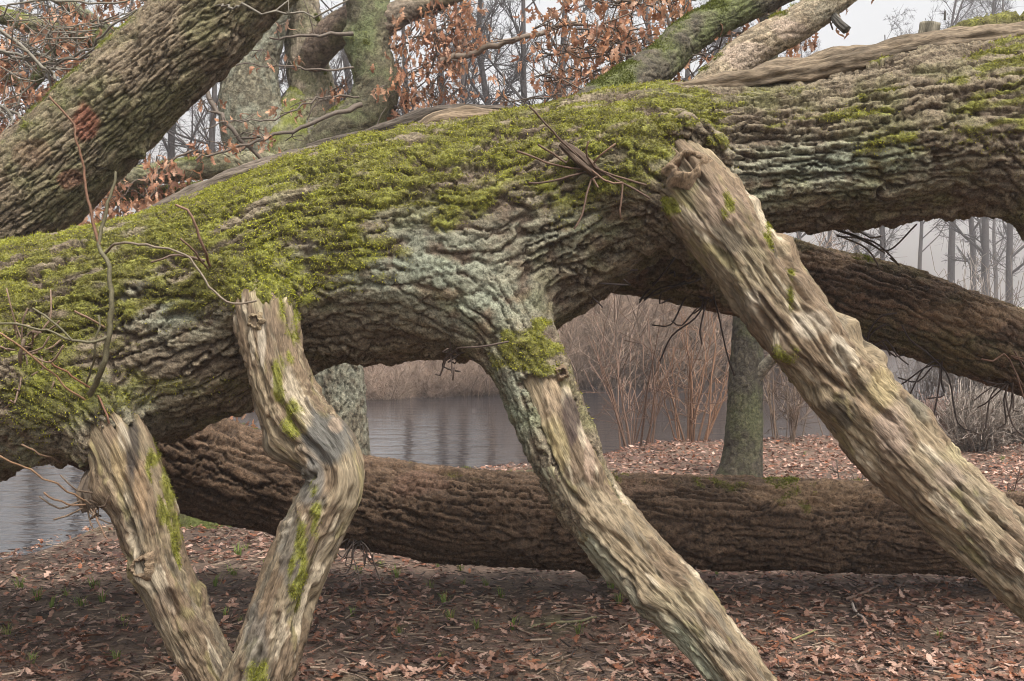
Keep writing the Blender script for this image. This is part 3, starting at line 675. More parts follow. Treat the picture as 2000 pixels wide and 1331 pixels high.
bark_limb('lower_limb', [(-200, 700, 95, 5.3), (60, 760, 98, 5.55), (250, 845, 98, 5.85), (400, 908, 96, 6.1), (560, 948, 92, 6.2), (750, 988, 88, 6.3), (950, 1012, 88, 6.3), (1200, 1018, 88, 6.3), (1450, 1022, 86, 6.3), (1700, 1030, 84, 6.3), (1950, 1045, 80, 6.25), (2300, 1075, 80, 6.2), (2700, 1095, 80, 6.1)],
          OAK, 0.38, 0.044, 0.036, 0.0092, fine=(.12, .80), k2=.3, wv=.75, seed=31, base=(0.085, 0.054, 0.033), mossy=-0.28, moss_n=9000, label='long brown barked limb lying low above the leaf litter',
          burrs=((0.52, FR, .10, .06), (0.545, FR + .5, .08, .06), (0.70, FR - .2, .07, .06), (0.63, FR + .9, .06, .05), (0.36, FR - .3, .08, .05), (0.27, FR + .8, .08, .06), (0.66, FR - .9, .07, .05), (0.60, FR - .4, .06, .04), (0.42, FR + .4, .09, .05), (0.75, FR + .3, .06, .05), (0.47, FR + 1.4, .07, .05)))
bark_limb('rear_limb', [(880, 440, 130, 5.05), (1050, 468, 100, 5.2), (1200, 488, 82, 5.4), (1350, 512, 80, 5.55), (1500, 545, 82, 5.65), (1620, 575, 82, 5.7), (1750, 606, 80, 5.7), (1880, 650, 78, 5.7), (2000, 693, 76, 5.7), (2200, 790, 72, 5.65), (2450, 950, 68, 5.6), (2700, 1180, 64, 5.5), (2760, 1260, 60, 5.5)],
          OAK, 0.38, 0.046, 0.036, 0.0092, fine=(.06, .66), k2=.3, wv=.75, seed=47, base=(0.10, 0.064, 0.040), mossy=-0.3, moss_n=7000, label='brown limb behind the pale dead limb, arching down', reddish=.4, green=.35,
          burrs=((0.30, FR + 1.2, .05, .04), (0.62, FR + 1.3, .05, .04), (0.72, FR + 1.3, .05, .04)))
bark_limb('branch', [(1060, 300, 50, 5.2), (1170, 210, 46, 5.5), (1245, 155, 40, 5.8), (1300, 115, 36, 6.0), (1335, 78, 36, 6.1), (1400, 38, 33, 6.2), (1480, 0, 32, 6.3), (1600, -60, 30, 6.5)],
          OAK, 0.12, 0.035, 0.014, 0.009, seed=52, base=(0.06, 0.05, 0.034), mossy=0.05, moss_n=12000, green=.6, mcol=(.075, .085, .016), label='curved dark mossy branch rising behind the trunk', burrs=((0.52, FR, .06, .035),))
bark_limb('broken_branch', [(1330, 235, 40, 5.1), (1400, 160, 38, 5.15), (1470, 95, 36, 5.2), (1560, 45, 34, 5.25), (1640, -15, 33, 5.3), (1730, -90, 30, 5.35)],
          OAK, 0.16, 0.03, 0.009, 0.008, seed=55, base=(0.19, 0.15, 0.10), mossy=0.06, moss_n=7000, label='pale broken branch with flaking bark and moss on top', lichen=.15)
wood_tube('branch_stub', [(1800, 110, 14, 5.0), (1812, 70, 17, 5.0), (1816, 46, 17, 5.0)], (0.17, 0.15, 0.11), seed=8, depth=.01)
wood_tube('branch_stub', [(1618, 22, 7, 5.27), (1640, 48, 8, 5.2), (1654, 60, 9, 5.18)], (0.11, 0.10, 0.085), seed=9)
wood_tube('burr', [(190, 985, 25, 4.42), (178, 955, 28, 4.40), (190, 925, 20, 4.42)], (0.12, 0.09, 0.065), seed=10, depth=.02, nth=40)
wood_tube('burr', [(575, 870, 26, 4.30), (545, 880, 26, 4.28), (530, 862, 18, 4.30)], (0.24, 0.185, 0.13), seed=12, depth=.015, nth=40)

# ------------------------------------------------------------------ leaning oak stem
LEAN = empty('leaning_oak', tuple(P(-1000, 1170, 6.2))); tag(LEAN, 'thick rough oak stem leaning up to the right behind the mossy trunk', 'tree')
bark_limb('trunk', [(-1150, 1330, 180, 6.2), (-750, 1000, 150, 6.2), (-350, 720, 126, 6.1), (-100, 512, 112, 6.0), (67, 362, 104, 6.0), (217, 217, 97, 6.0), (367, 72, 95, 6.0), (480, -40, 92, 6.0), (620, -180, 88, 6.0), (760, -330, 80, 6.0)],
          LEAN, 0.19, 0.038, 0.030, 0.0100, k2=.28, wv=.8, fine=(.42, .86), seed=71, base=(0.13, 0.100, 0.066), mossy=0.06, moss_n=36000, green=.4, reddish=.12, mlen=.013, burrs=((0.72, FR, .12, .03), (0.80, FR + .9, .1, .05), (0.70, FR + 1.35, .06, .05), (0.60, FR - .9, .12, .02)), label='grey brown furrowed stem with thin moss')

# ------------------------------------------------------------------ oak leaves
ST = ((0, .02), (.15, .13), (.25, .06), (.40, .25), (.50, .10), (.64, .29), (.75, .12), (.87, .16), (1, .02))
STM = ((0, .02), (.35, .24), (.52, .13), (.70, .24), (1, .02))
STF = ((0, .03), (.42, .25), (.72, .22), (1, .02))
STS = ((0, .02), (.2, .10), (.42, .24), (.52, .14), (.70, .25), (1, .02))
def leaf_geo(r, st=ST, curl=None, size=1.0):
    curl = r.normal(0, .5) if curl is None else curl
    fold = r.uniform(-.5, .9); tw = r.normal(0, .5); V = []
    for (t, w) in st:
        w = w * r.uniform(.8, 1.25)
        z = curl * (t - .5) ** 2 * 1.2
        a = tw * (t - .5)
        for s in (-1, 0, 1):
            x = s * w * math.cos(fold * .8); zz = abs(s) * w * math.sin(fold * .8) + r.normal(0, .012) * abs(s)
            V.append((x * math.cos(a) - zz * math.sin(a), t - (.05 if s else 0) * (w > .13), z + x * math.sin(a) + zz * math.cos(a)))
    Fq = []
    for i in range(len(st) - 1):
        k = i * 3; Fq += [(k, k + 1, k + 4, k + 3), (k + 1, k + 2, k + 5, k + 4)]
    return np.array(V) * size, np.array(Fq)
def rot_to(V, yaw, pitch, roll):
    cy, sy, cp, sp, cr_, sr = math.cos(yaw), math.sin(yaw), math.cos(pitch), math.sin(pitch), math.cos(roll), math.sin(roll)
    Rz = np.array([[cy, -sy, 0], [sy, cy, 0], [0, 0, 1]]); Rx = np.array([[1, 0, 0], [0, cp, -sp], [0, sp, cp]]); Ry = np.array([[cr_, 0, sr], [0, 1, 0], [-sr, 0, cr_]])
    return V @ (Rz @ Rx @ Ry).T
LEAFC = np.array([(.165, .092, .062), (.20, .125, .09), (.13, .068, .046), (.25, .17, .13), (.10, .055, .04), (.32, .235, .19), (.19, .082, .042), (.085, .05, .04)])
RUST = np.array([(.30, .145, .075), (.26, .12, .065), (.36, .19, .105), (.20, .095, .055), (.34, .20, .125), (.31, .145, .07)])

# ------------------------------------------------------------------ leafy branches of oaks behind
class Foliage:
    def __init__(s): s.tw = MB(); s.leaves = []; s.rg = np.random.default_rng(12)
    def branch(s, pts, r0, r1, col=(.13, .10, .075), side=0, slen=.5, leaves=5, up=0.1, start=.25, size=.088, sub=1.0):
        r0 *= .72; r1 *= .72; col = tuple(.7 * x for x in col)
        W_ = [P(*p) for p in pts]; V, f, c, t = twig_geo(W_, r0, r1, 6, .06, .035, s.rg.integers(99)); s.tw.add(V, f, col)
        for k in range(side):
            i = int(lerp(start, 1, s.rg.random()) * (len(c) - 1)); d = s.rg.normal(size=3) * np.array([1, .6, .7]) + t[i] * .6 + np.array([0, 0, up]); d /= np.linalg.norm(d)
            L = slen * s.rg.uniform(.4, 1.2)
            p0 = c[i]; p1 = p0 + d * L * .5 + s.rg.normal(size=3) * .04; p2 = p0 + d * L + np.array([0, 0, -.1 * L]) + s.rg.normal(size=3) * .06
            V, f, c2, t2 = twig_geo([p0, p1, p2], max(r1, .0045), .002, 4, .08); s.tw.add(V, f, col)
            for q in range(int(2 * sub)):
                jj = int(s.rg.uniform(.45, 1) * (len(c2) - 1)); d2 = s.rg.normal(size=3) * np.array([1, .7, .8]); d2 /= np.linalg.norm(d2)
                pe = c2[jj] + d2 * L * s.rg.uniform(.2, .45)
                V, f, _, _ = twig_geo([c2[jj], (c2[jj] + pe) / 2 + s.rg.normal(size=3) * .02, pe], .0028, .0014, 3, .1); s.tw.add(V, f, col)
                s.cluster(pe, leaves, size)
            s.cluster(p2, leaves, size)
    def cluster(s, p, n, size):
        for _ in range(s.rg.poisson(n) if n else 0):
            V, f = leaf_geo(s.rg, ST, curl=s.rg.normal(0, 1.1), size=size * s.rg.uniform(.6, 1.25))
            pitch = -math.pi / 2 + s.rg.normal(0, .55)
            V = rot_to(V, s.rg.uniform(0, 6.28), pitch, s.rg.uniform(0, 6.28)) + p + s.rg.normal(size=3) * np.array([.06, .06, .03])
            s.leaves.append((V, f, RUST[s.rg.integers(len(RUST))] * s.rg.uniform(.75, 1.6) * np.array([1, 1.06, 1.15])))
    def finish(s, parent, single=280):
        o = obj('twigs', s.tw.mesh('twigs', M_TWIG), parent); tag(o, kind='stuff')
        order = sorted(range(len(s.leaves)), key=lambda k: s.leaves[k][0][:, 1].mean() + (0 if abs(s.leaves[k][0][:, 0].mean()) < .45 * s.leaves[k][0][:, 1].mean() else 99))
        for k in order[:single]:
            V, f, c = s.leaves[k]; ctr = V.mean(0)
            me = mesh_data('leaf', V - ctr, f, M_TREELEAF, np.tile(c, (len(V), 1)))
            obj('leaf', me, parent, ctr - np.array(parent.location))
        if len(order) > single:
            mb = MB()
            for k in order[single:]: mb.add(*s.leaves[k])
            o = obj('foliage', mb.mesh('foliage', M_TREELEAF), parent); tag(o, kind='stuff')

OLD = empty('old_oak', tuple(P(655, 935, 10.5))); tag(OLD, 'old many-stemmed oak with rust brown leaves standing by the pond edge', 'tree')
bl = dict(ds=.022, mossy=.05, green=.4, depth=.02, width=.05, length=.14)
bark_limb('trunk', [(655, 960, 88, 10.5), (655, 900, 68, 10.5), (655, 800, 58, 10.5), (648, 650, 56, 10.5), (635, 500, 66, 10.5), (610, 380, 85, 10.5), (590, 300, 88, 10.5), (575, 250, 60, 10.5)], OLD, seed=81, base=(.095, .082, .056), lichen=.22, ds=.018, mossy=-.3, depth=.034, width=.05, length=.14, label='grey lichened trunk')
bark_limb('stem', [(590, 390, 60, 10.4), (520, 300, 66, 10.3), (490, 220, 62, 10.3), (492, 130, 52, 10.3), (515, 40, 46, 10.3), (560, -80, 40, 10.3)], OLD, seed=82, base=(.11, .098, .066), lichen=.3, ds=.018, mossy=-.22, depth=.016, width=.045, length=.12, label='pale grey green lichened stem')
bark_limb('stem', [(600, 400, 62, 10.6), (600, 300, 56, 10.6), (612, 210, 46, 10.6), (600, 110, 40, 10.6), (588, 0, 34, 10.6), (580, -120, 30, 10.6)], OLD, seed=83, base=(.16, .13, .095), moss_n=9000, **bl)
bark_limb('stem', [(540, 380, 45, 10.2), (560, 300, 60, 10.25), (567, 250, 44, 10.35), (585, 195, 28, 10.5), (600, 140, 8, 10.6)], OLD, seed=88, base=(.13, .12, .07), moss_n=9000, **{**bl, 'mossy': .35})
bark_limb('stem', [(610, 330, 44, 10.0), (665, 262, 46, 9.9), (715, 222, 46, 9.9), (735, 170, 44, 9.9), (722, 100, 41, 9.9), (722, 40, 42, 9.9), (715, -60, 38, 9.9), (700, -160, 34, 9.9)], OLD, seed=84, base=(.085, .075, .045), moss_n=9000, **{**bl, 'lichen': .08, 'mossy': .12, 'green': .75}, burrs=((0.55, FR - 1.2, .1, .05), (0.75, FR - 1.2, .12, .06)))
bark_limb('limb', [(735, 55, 28, 9.9), (790, 22, 25, 9.9), (850, 4, 20, 9.9), (930, -30, 16, 9.9)], OLD, seed=85, base=(.14, .11, .08), **bl)
bark_limb('limb', [(606, 205, 14, 10.62), (606, 130, 26, 10.5), (645, 72, 32, 10.3), (720, 20, 30, 10.1)], OLD, seed=86, base=(.13, .095, .07), **bl)
bark_limb('limb', [(570, 330, 32, 10.2), (470, 322, 25, 9.8), (370, 330, 22, 9.6), (250, 348, 20, 9.5), (120, 370, 18, 9.4), (0, 360, 15, 9.3)], OLD, seed=87, base=(.13, .12, .075), moss_n=5000, **bl)
bark_limb('limb', [(560, 360, 28, 10.2), (420, 372, 20, 9.9), (300, 382, 18, 9.7), (200, 385, 16, 9.6)], OLD, seed=89, base=(.10, .11, .05), moss_n=5000, **{**bl, 'mossy': .3})
bark_limb('limb', [(480, 60, 30, 10.2), (330, 60, 24, 10), (200, 78, 20, 9.9), (80, 55, 17, 9.9), (-60, 10, 14, 9.9)], OLD, seed=90, base=(.12, .11, .06), moss_n=4000, **{**bl, 'mossy': .2})
bark_limb('limb', [(420, 130, 18, 10.4), (260, 88, 15, 10.2), (150, 20, 12, 10.2), (60, -40, 10, 10.2)], OLD, seed=91, base=(.10, .10, .06), **bl)
bark_limb('limb', [(110, 80, 14, 9.8), (85, 130, 12, 9.8), (55, 172, 11, 9.8), (30, 160, 9, 9.8), (0, 150, 8, 9.8)], OLD, seed=92, base=(.10, .11, .045), **bl)
fo = Foliage()
for b_ in (([(690, 66, 9.7), (600, 70, 9.6), (530, 76, 9.5)], .028, .012, 5), ([(690, 132, 9.6), (640, 140, 9.5), (540, 128, 9.4), (450, 132, 9.3)], .016, .007, 5),
           ([(705, 205, 9.6), (660, 220, 9.4), (600, 245, 9.3), (520, 270, 9.2), (440, 295, 9.1), (380, 310, 9.0)], .035, .010, 10), ([(700, 190, 9.7), (620, 195, 9.4), (540, 232, 9.2), (460, 236, 9.1), (400, 250, 9)], .014, .006, 8),
           ([(405, 180, 9.3), (440, 240, 9.2), (490, 290, 9.2), (510, 310, 9.2)], .03, .02, 3)):
    fo.branch(b_[0], b_[1], b_[2], side=max(2, b_[3] // 2), leaves=1.6, slen=.3)
for b_ in (([(480, 330, 9.8), (380, 300, 9.5), (300, 330, 9.4), (220, 400, 9.3)], .02, .006, 14), ([(430, 360, 9.8), (330, 400, 9.5), (250, 430, 9.4), (180, 440, 9.4)], .016, .005, 14),
           ([(330, 60, 10), (250, 100, 9.8), (160, 130, 9.7), (60, 120, 9.6), (-60, 110, 9.6)], .02, .008, 24), ([(300, 30, 10), (200, 40, 9.8), (90, 70, 9.7), (-40, 60, 9.6)], .018, .006, 24), ([(250, 90, 9.9), (140, 180, 9.7), (50, 210, 9.6), (-60, 215, 9.5)], .018, .006, 24),
           ([(200, 150, 10), (110, 230, 9.8), (30, 260, 9.7), (-40, 280, 9.7)], .016, .006, 20), ([(420, 20, 10), (300, 0, 9.9), (180, 0, 9.8)], .016, .006, 14), ([(40, 330, 9.7), (10, 300, 9.7), (-60, 250, 9.7)], .016, .006, 8)):
    fo.branch(b_[0], b_[1], b_[2], side=b_[3], leaves=5.2, slen=.5)
for b_ in (([(750, 100, 9.9), (800, 80, 9.8), (850, 55, 9.8), (900, 60, 9.8)], .02, .006, 14), ([(755, 150, 9.9), (790, 150, 9.8), (840, 130, 9.8), (890, 115, 9.7)], .025, .006, 16), ([(770, 215, 9.9), (800, 190, 9.8), (830, 160, 9.8), (880, 175, 9.8)], .016, .005, 12),
           ([(640, 180, 10), (670, 170, 10), (690, 220, 10)], .01, .004, 6), ([(740, 190, 9.9), (780, 215, 9.8), (810, 225, 9.7)], .012, .004, 6), ([(830, 10, 9.9), (870, 30, 9.8), (890, 70, 9.8)], .012, .004, 8)):
    fo.branch(b_[0], b_[1], b_[2], side=b_[3], leaves=4.2, slen=.36)
fo.branch([(860, 120, 9.7), (920, 105, 9.7), (1000, 80, 9.6), (1080, 55, 9.6), (1130, 48, 9.5)], .045, .028, col=(.19, .14, .10), side=1, leaves=0)
fo.branch([(1130, 48, 9.5), (1200, 60, 9.5), (1260, 72, 9.5)], .018, .008, side=6, leaves=3, slen=.4)
fo.branch([(640, 770, 10.3), (540, 760, 10), (470, 775, 9.8), (400, 785, 9.7)], .02, .006, side=16, leaves=5, slen=.3, up=.0)
# long bare grey shoots across the leafy corner
for b_ in (([(-60, 45, 6.6), (60, 5, 6.6), (180, 2, 6.5), (350, 0, 6.4), (480, 20, 5.3), (560, 30, 5.3), (620, 30, 5.3), (690, 5, 5.3)], .010, .006), ([(-60, 95, 7.5), (20, 100, 7.5), (90, 115, 7.5), (150, 112, 7.4), (190, 80, 7.3), (230, 45, 7.2), (290, 5, 7.2)], .015, .010), ([(-40, 90, 7.5), (80, 120, 7.5), (140, 118, 7.4), (200, 98, 7.4)], .016, .012),
           ([(-40, 40, 7.2), (30, 80, 7.2), (70, 120, 7.2), (115, 155, 7.1)], .014, .016), ([(-50, 180, 7.2), (0, 202, 7.2), (40, 228, 7.1), (70, 250, 6.9)], .012, .014), ([(70, 95, 7.6), (120, 55, 7.6), (200, 48, 7.6), (260, 20, 7.6)], .008, .006), ([(-40, 10, 7.4), (60, 25, 7.4), (120, 55, 7.4), (200, 45, 7.4)], .007, .004),
           ([(0, 20, 7.3), (80, 70, 7.3), (145, 110, 7.3)], .005, .004), ([(90, 0, 7.3), (60, 40, 7.3), (130, 30, 7.3), (170, 0, 7.3)], .005, .003), ([(0, 160, 7.3), (40, 120, 7.3), (60, 60, 7.3)], .006, .004), ([(20, 240, 7.3), (60, 150, 7.3), (100, 60, 7.3)], .005, .003), ([(0, 130, 7.1), (60, 160, 7.1), (90, 150, 7.1)], .005, .003)):
    fo.branch(b_[0], b_[1], b_[2], col=(.20, .175, .135), side=4, leaves=0, slen=.3)
fo.finish(OLD, 290)

# leaves and twigs of the fallen oak's own rear branches
fb = Foliage()
for b_ in (([(1300, 110, 6.0), (1240, 100, 6.3), (1150, 60, 6.6), (1060, 50, 6.9)], .014, .005, 16), ([(1290, 120, 6.0), (1200, 105, 6.4), (1120, 100, 6.8), (1040, 120, 7.0)], .012, .005, 16), ([(1270, 140, 5.9), (1200, 150, 6.3), (1130, 150, 6.7), (1060, 160, 7.0)], .012, .005, 14), ([(1330, 75, 6.1), (1280, 20, 6.4), (1220, 0, 6.6), (1130, -10, 6.8)], .014, .005, 16),
           ([(1340, 70, 6.1), (1310, 20, 6.2), (1330, -20, 6.3)], .01, .005, 7), ([(1360, 60, 6.1), (1420, 70, 6.3), (1470, 60, 6.5), (1530, 40, 6.7)], .012, .005, 10), ([(1350, 100, 6.1), (1390, 120, 6.2), (1420, 110, 6.3)], .01, .004, 7), ([(1320, 110, 6.0), (1340, 130, 6.05), (1350, 150, 6.1)], .008, .004, 3), ([(1250, 160, 5.9), (1160, 190, 6.4), (1020, 195, 6.8), (985, 200, 6.9)], .008, .004, 7)):
    fb.branch(b_[0], b_[1], b_[2], side=b_[3], leaves=3.2, slen=.26, size=.066, sub=1.0)
fb.branch([(1620, 10, 5.3), (1650, 15, 5.4), (1665, 12, 5.4)], .006, .003, side=2, leaves=2, slen=.08, size=.07)
# side shoots, epicormic sprouts
def shoot(pts, r0, r1, col=(.16, .105, .07), wob=.012):
    r0 *= .75; r1 *= .7; col = tuple(.6 * x for x in col)
    V, f, c, t = twig_geo([P(*p) for p in pts], r0, r1, 6, .025, wob, len(pts) + int(pts[0][0]))
    return obj('shoot', mesh_data('shoot', V, f, M_TWIG, np.tile(np.array([col]), (len(V), 1))), OAK)
OL = (.155, .135, .075)
for s_ in (([(168, 785, 4.40), (195, 735, 4.27), (213, 665, 4.22), (219, 570, 4.22), (208, 510, 4.24), (194, 478, 4.26), (203, 430, 4.27), (214, 380, 4.28), (223, 335, 4.28)], .016, .007, OL),
           ([(194, 478, 4.26), (181, 430, 4.27), (168, 370, 4.28), (156, 290, 4.29), (140, 240, 4.29), (98, 190, 4.3)], .009, .004, (.20, .10, .055)),
           ([(206, 495, 4.25), (225, 478, 4.2), (270, 477, 4.16), (330, 488, 4.15), (372, 505, 4.15), (390, 535, 4.14), (420, 570, 4.12), (455, 595, 4.1), (500, 588, 4.1)], .007, .003, (.22, .17, .12)),
           ([(216, 655, 4.22), (185, 668, 4.2), (140, 664, 4.18), (90, 645, 4.16), (0, 635, 4.14), (-60, 636, 4.14)], .008, .004, OL), ([(140, 664, 4.18), (110, 635, 4.17), (62, 600, 4.16)], .006, .003, OL),
           ([(410, 520, 4.38), (398, 490, 4.27), (385, 450, 4.22), (368, 412, 4.2), (345, 402, 4.19)], .008, .006, (.26, .15, .10)), ([(406, 525, 4.36), (380, 495, 4.25), (350, 465, 4.2)], .005, .002, (.2, .12, .08)), ([(400, 510, 4.35), (350, 500, 4.28), (298, 510, 4.25)], .009, .004, (.17, .11, .075)),
           ([(172, 785, 4.36), (130, 755, 4.3), (80, 710, 4.25), (30, 670, 4.2), (-20, 640, 4.18)], .006, .003, (.30, .17, .09)), ([(180, 760, 4.35), (140, 735, 4.3), (95, 702, 4.25)], .005, .002, (.27, .13, .07)), ([(205, 640, 4.23), (170, 620, 4.2), (145, 610, 4.2)], .004, .002, (.22, .13, .08)),
           ([(40, 720, 4.36), (42, 690, 4.31), (46, 665, 4.3)], .012, .010, (.22, .16, .11)), ([(190, 770, 4.37), (206, 800, 4.33), (212, 828, 4.33)], .004, .002, (.27, .13, .08)), ([(165, 765, 4.38), (185, 690, 4.22), (195, 620, 4.2)], .004, .002, OL),
           ([(180, 985, 4.37), (120, 955, 4.28), (50, 915, 4.2), (0, 890, 4.15)], .006, .003, (.26, .15, .08)), ([(180, 985, 4.37), (130, 985, 4.3), (85, 960, 4.25)], .004, .002, (.24, .14, .08)), ([(183, 990, 4.37), (190, 1020, 4.33), (205, 1050, 4.3)], .003, .002, (.22, .13, .08)), ([(120, 905, 4.5), (90, 890, 4.4), (40, 868, 4.35)], .005, .002, (.24, .15, .09)),
           ([(340, 850, 5.9), (420, 815, 5.6), (450, 790, 5.5), (495, 800, 5.4)], .006, .003, (.09, .07, .06)), ([(440, 800, 5.55), (437, 780, 5.5), (440, 765, 5.5)], .004, .002, (.09, .07, .06)),
           ([(1560, 200, 4.6), (1845, 40, 5.1), (1846, 22, 5.1)][1:], .008, .006, (.07, .06, .05))):
    shoot(*s_[:3], col=s_[3])
rg = np.random.default_rng(31)
def sprout(px_, py_, Y, n, spread, length, col=(.19, .12, .08), dy=-1, thick=.0019, droop=0.3, stick=0):
    """a knot of thin shoots breaking out of the bark at one spot"""
    c0 = P(px_, py_, Y); mb = MB()
    for k in range(n):
        a = rg.uniform(0, 2 * math.pi) if not stick else rg.normal(stick, .7)
        d = np.array([math.cos(a) * spread, -abs(rg.normal(.35, .25)), math.sin(a) * spread]); L = length * rg.uniform(.35, 1.15)
        p1 = c0 + d * L * .5 + rg.normal(size=3) * .015; p2 = c0 + d * L + np.array([0, 0, -droop * L * rg.random()]) + rg.normal(size=3) * .02
        p3 = p2 + (p2 - p1) * .5 + np.array([rg.normal(0, .06), 0, rg.normal(.06, .06)]) * L / .25
        V, f, _, _ = twig_geo([c0 + rg.normal(size=3) * .015, p1, p2, p3], thick, .0015, 4, .03)
        mb.add(V, f, np.array(col) * rg.uniform(.7, 1.4))
    o = obj('sprout', mb.mesh('sprout', M_TWIG), OAK); return o
BR = (.17, .10, .065)
yt = on_trunk(1145, 330)
for tip in ([(1099, 278), (1035, 208)], [(1090, 325), (1050, 312), (1011, 296)], [(1110, 345), (1060, 358), (1032, 357)], [(1105, 318), (1080, 300), (1052, 282)], [(1146, 305), (1148, 278)], [(1172, 305), (1201, 282)], [(1146, 380), (1138, 420), (1122, 447)], [(1190, 345), (1235, 368), (1268, 388)], [(1190, 340), (1240, 355), (1262, 362)], [(1180, 352), (1216, 357)], [(1158, 350), (1167, 366)]):
    n_ = len(tip); q0 = rg.random(); shoot([(1112 + 68 * q0, 296 + 54 * q0, yt + .01)] + [(x, y, yt - .03 - .05 * (k + 1) / n_) for k, (x, y) in enumerate(tip)], .0036, .0014, np.array(BR) * rg.uniform(.6, 1.5), .004)
shoot([(1216, 357, yt - .06), (1215, 395, yt - .07), (1212, 430, yt - .07)], .004, .002, BR)
wood_tube('branch_stub', [(1175, 350, 6, yt + .01), (1145, 325, 13, yt - .015), (1118, 300, 12, yt - .02), (1095, 280, 6, yt - .02)], (.10, .07, .05), seed=14, depth=.012)
sprout(45, 690, 4.38, 26, .9, .18, (.15, .10, .07)); sprout(185, 985, 4.39, 14, .8, .10, (.13, .09, .06))
sprout(1380, 585, 5.45, 11, .9, .2, (.055, .04, .035), droop=.8); sprout(1250, 580, 5.4, 4, .9, .3, (.05, .04, .035), droop=.1, stick=.1); sprout(1700, 685, 5.55, 11, .9, .24, (.055, .04, .035), droop=.7); sprout(1835, 710, 5.6, 7, .9, .22, (.05, .035, .03), droop=.8, stick=-2.6); sprout(1965, 745, 5.6, 8, .9, .22, (.07, .05, .04), droop=.7, stick=-2.4); sprout(1975, 700, 5.45, 5, .8, .2, (.16, .09, .06), stick=-1.3)
sprout(700, 1050, 6.1, 14, .7, .22, (.08, .06, .05), stick=-2.2); sprout(1640, 450, 5.2, 8, .9, .30, (.10, .075, .055), stick=-.1, droop=.25); sprout(1330, 1105, 6.1, 8, .6, .12, (.06, .045, .04), stick=-1.4); sprout(880, 690, 4.5, 10, .7, .12, (.07, .05, .04), droop=.5)
sprout(1100, 560, 4.75, 5, .9, .35, (.06, .045, .04), stick=.1, droop=.0)
fb.finish(OAK, 290)

# ------------------------------------------------------------------ small standing tree
SMALL = empty('young_oak', tuple(P(1447, 935, 10.3))); tag(SMALL, 'slim upright tree with green-tinged bark behind the long low limb', 'tree')
bark_limb('trunk', [(1442, 965, 62, 10.3), (1444, 935, 48, 10.3), (1450, 890, 38, 10.3), (1454, 820, 35, 10.3), (1458, 720, 32, 10.3), (1462, 640, 30, 10.3), (1475, 450, 26, 10.3), (1490, 200, 23, 10.3), (1504, 30, 20, 10.3), (1515, -150, 17, 10.3), (1530, -420, 9, 10.3)], SMALL, .1, .035, .012, .016, seed=95, base=(.034, .028, .019), mossy=-.5, green=.25, moss_n=5000)
bark_limb('limb', [(1462, 760, 14, 10.3), (1490, 720, 12, 10.2), (1520, 690, 10, 10.1), (1570, 640, 8, 10.0), (1650, 560, 5, 10)], SMALL, .1, .03, .006, .016, seed=96, base=(.13, .115, .085))
fs = Foliage()
for k in range(14):
    y = -60 - 25 * k; s_ = (-1) ** k
    fs.branch([(1512, y, 10.3), (1512 + s_ * 80, y - 60, 10.3 + rg.normal(0, .4)), (1512 + s_ * 170, y - 80, 10.3 + rg.normal(0, .8))], .025, .006, side=5, leaves=2, slen=.5)
fs.finish(SMALL, 0)

# ------------------------------------------------------------------ far bare trees
def bare_tree(seed, H, r0, col, dens=1.0, lean=0.05, fork=False, first=.25):
    """a leafless tree: straight stem, rising limbs, branches and fine twigs"""
    r = np.random.default_rng(seed); tr, cr = MB(), MB()
    pts = [np.array([r.normal(0, lean) * H * t * .5, r.normal(0, lean) * H * t * .5, H * t]) for t in (0, .2, .4, .6, .8, 1)]
    pts[0] *= 0
    V, f, c, t = twig_geo(pts, r0, r0 * .15, 8, .35); V[:, :2] += 0; tr.add(V, f, col)
    def grow(p, d, L, rr, lev):
        n = 3 if lev < 2 else 2; q = [p]; dd = d.copy()
        for _ in range(n):
            dd = dd + r.normal(size=3) * .22 + np.array([0, 0, .12 if lev < 2 else .03]); dd /= np.linalg.norm(dd); q.append(q[-1] + dd * L / n)
        V, f, cc, tt = twig_geo(q, rr, rr * .35, 4 if lev < 2 else 3, L / 4 if lev < 2 else L)
        cr.add(V, f, np.array(col) * (1 if lev < 2 else .85))
        if lev >= 3: return
        for _ in range(max(2, int((7, 6, 6)[lev] * dens * r.uniform(.7, 1.3)))):
            k = r.uniform(.25, 1) * (len(cc) - 1); k = int(k)
            nd = tt[k] + r.normal(size=3) * .75; nd /= np.linalg.norm(nd)
            grow(cc[k], nd, L * r.uniform(.35, .6), max(rr * .45, .007), lev + 1)
    for k in range(int(16 * dens)):
        f_ = first + (1 - first) * (k + r.random()) / (16 * dens); i_ = int(f_ * (len(c) - 1)); a = r.uniform(0, 6.28)
        d = np.array([math.cos(a), math.sin(a), r.uniform(.35, .9)]); d /= np.linalg.norm(d)
        grow(c[i_], d, H * r.uniform(.16, .28) * (1.15 - .6 * f_), r0 * .42 * (1.15 - f_), 0)
    return tr.mesh('trunk', M_FAR), cr.mesh('crown', M_FAR)
PROTO = [bare_tree(100 + k, 17 + 2 * (k % 3), .19 + .03 * (k % 2), (.050, .042, .038), 1.0, .03 + .02 * (k % 3), first=(.18, .3, .22, .12)[k % 4]) for k in range(4)]
def put_tree(px_, Y, k, sc, label, group, rz):
    X = (px_ - 1000) / F * Y; z = float(ground_z([X], [Y])[0]) - .05
    e = empty('bare_tree', (X, Y, z)); tag(e, label, 'tree', group); e.scale = (sc, sc, sc); e.rotation_euler = (0, 0, rz)
    for nm, me in zip(('trunk', 'crown'), PROTO[k % 4]):
        o = bpy.data.objects.new(nm, me); COL.objects.link(o); o.parent = e
rt = np.random.default_rng(77)
LT = 'tall slender leafless tree on the misty field beyond the pond'
